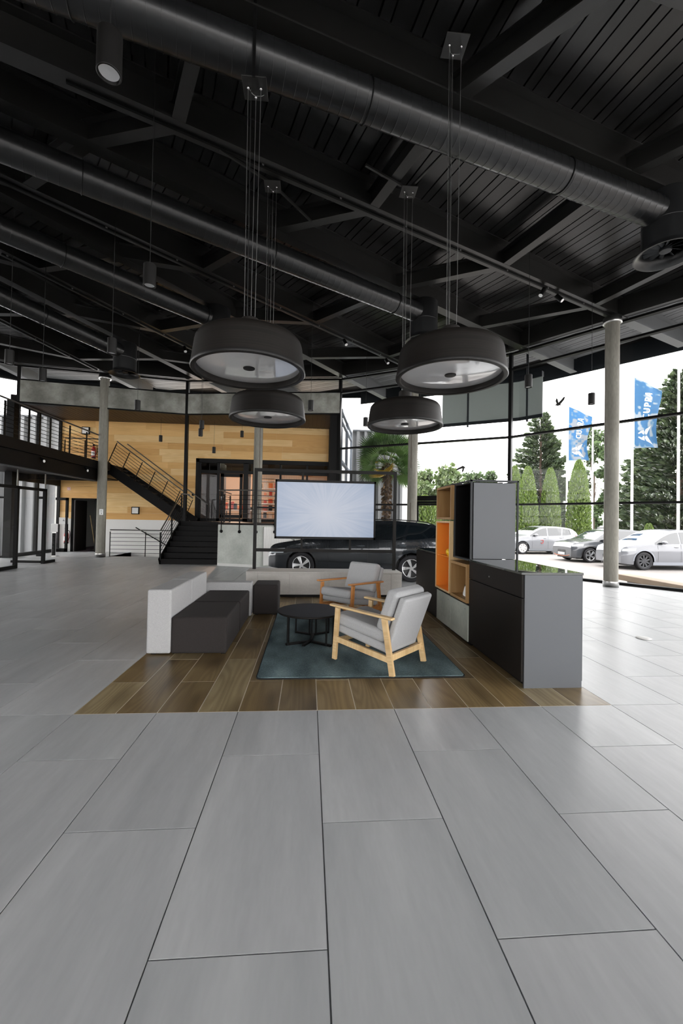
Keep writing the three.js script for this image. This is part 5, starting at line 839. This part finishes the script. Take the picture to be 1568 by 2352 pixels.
// timber bench outside, roller blind, stone pillar
{
  const b = thing('outdoor_bench', 'heavy timber bench outside the glass beside parked crossover', 'bench', [8.62, GY, -9.6]);
  mesh('seat_beam', RB(0.42, 0.15, 2.5, 0.02, 0, 0.4, 0), std(0xffffff, 0.8, { map: benchMap, color: 0xcdb9a5 }), b); mesh('support', RB(0.36, 0.325, 0.3, 0.02, 0, 0.163, 0.55), M.stone, b); mesh('support', RB(0.36, 0.325, 0.3, 0.02, 0, 0.163, -0.75), M.stone, b);
  const r = thing('roller_blind', 'grey mesh roller blind lowered outside the upper panes', 'blind');
  const a = P(1), d0 = [P(0), P(1), P(2)], off = (k, t) => { const p = lerp2(P(k), P(k + 1), t), L = Math.hypot(p[0] - CX, p[1] - CZ); return [p[0] + (p[0] - CX) / L * 0.9, p[1] + (p[1] - CZ) / L * 0.9]; };
  const s0 = off(0, 0.6), s1 = off(1, 0.0), s2 = off(1, 0.12);
  const pan = (p, q) => { mesh('blind_cloth', bar(V(p[0], 5.35, p[1]), V(q[0], 5.35, q[1]), 0.012, 1.2), std(0x8c9490, 0.8), r); mesh('bottom_bar', bar(V(p[0], 4.72, p[1]), V(q[0], 4.72, q[1]), 0.05, 0.1), M.fascia, r); mesh('head_box', bar(V(p[0], 5.98, p[1]), V(q[0], 5.98, q[1]), 0.14, 0.16), M.fascia, r); };
  pan(s0, s1); pan(s1, s2); for (const p of [lerp2(s0, s1, 0.35), lerp2(s1, s2, 0.35)]) mesh('guide_bar', bar(V(p[0], 4.6, p[1]), V(p[0], 6.9, p[1]), 0.05, 0.05), M.fascia, r);
  const pl = thing('stone_pillar', 'grey stone sign pillar on the grass bank', 'pillar', [planAt(1518, -29), GY + 0.28, -29]); mesh('shaft', RB(1.0, 1.1, 0.7, 0.03, 0, 0.55, 0), M.stone, pl); mesh('sign_board', RB(1.2, 0.75, 0.2, 0.03, 0, 1.5, 0), std(0xc2b9bd, 0.6), pl);
  const van = thing('far_van', 'white pickup van beyond the grass bank', 'van', [planAt(1432, -46), GY + 0.3, -46], 0.1);
  mesh('cab', RB(3.2, 1.1, 1.9, 0.2, -0.4, 1.65, 0), M.white, van); mesh('body', RB(5.4, 0.8, 2.0, 0.12, 0, 0.8, 0), M.stone, van); for (const x of [-1.7, 1.7]) mesh('wheel', new THREE.CylinderGeometry(0.38, 0.38, 2.02, 20).rotateX(Math.PI / 2).translate(x, 0.38, 0), tyre, van); mesh('side_window', B(-1.7, 0.8, 1.6, 2.05, 0.95, 0.97), carGlass, van);
}
// bird stickers on the glass
{
  const bird = (label, k, t, y, s, rot) => { const a = P(k), b = P(k + 1), p = lerp2(a, b, t), d = V(b[0] - a[0], 0, b[1] - a[1]).normalize(), n = V(CX - p[0], 0, CZ - p[1]).normalize(); const sh = new THREE.Shape(); [[-0.5, -0.12], [-0.34, 0.02], [-0.44, 0.3], [-0.36, 0.62], [-0.22, 0.45], [-0.14, 0.1], [0.1, 0.3], [0.34, 0.56], [0.52, 0.6], [0.44, 0.3], [0.2, 0.02], [0.06, -0.12], [0.14, -0.26], [-0.06, -0.22], [-0.2, -0.26], [-0.4, -0.16]].forEach(([x, yy], i) => (i ? sh.lineTo(x, yy) : sh.moveTo(x, yy))); const g = new THREE.ExtrudeGeometry(sh, { depth: 0.004, bevelEnabled: false }); g.scale(s, s, 1); g.rotateZ(rot); g.applyMatrix4(new THREE.Matrix4().makeBasis(d, V(0, 1, 0), n)); g.translate(p[0] + n.x * 0.012, y, p[1] + n.z * 0.012); tag(mesh('bird_sticker', g, std(0x2a2a26, 0.7)), label, 'sticker'); };
  bird('black bird sticker on the pane beside the flags', 1, 0.245, 4.74, 0.26, 0.0); bird('black bird sticker on the pane over the shelf tower', 0, 0.755, 3.16, 0.24, 2.7);
}
renderer.render(scene, camera);
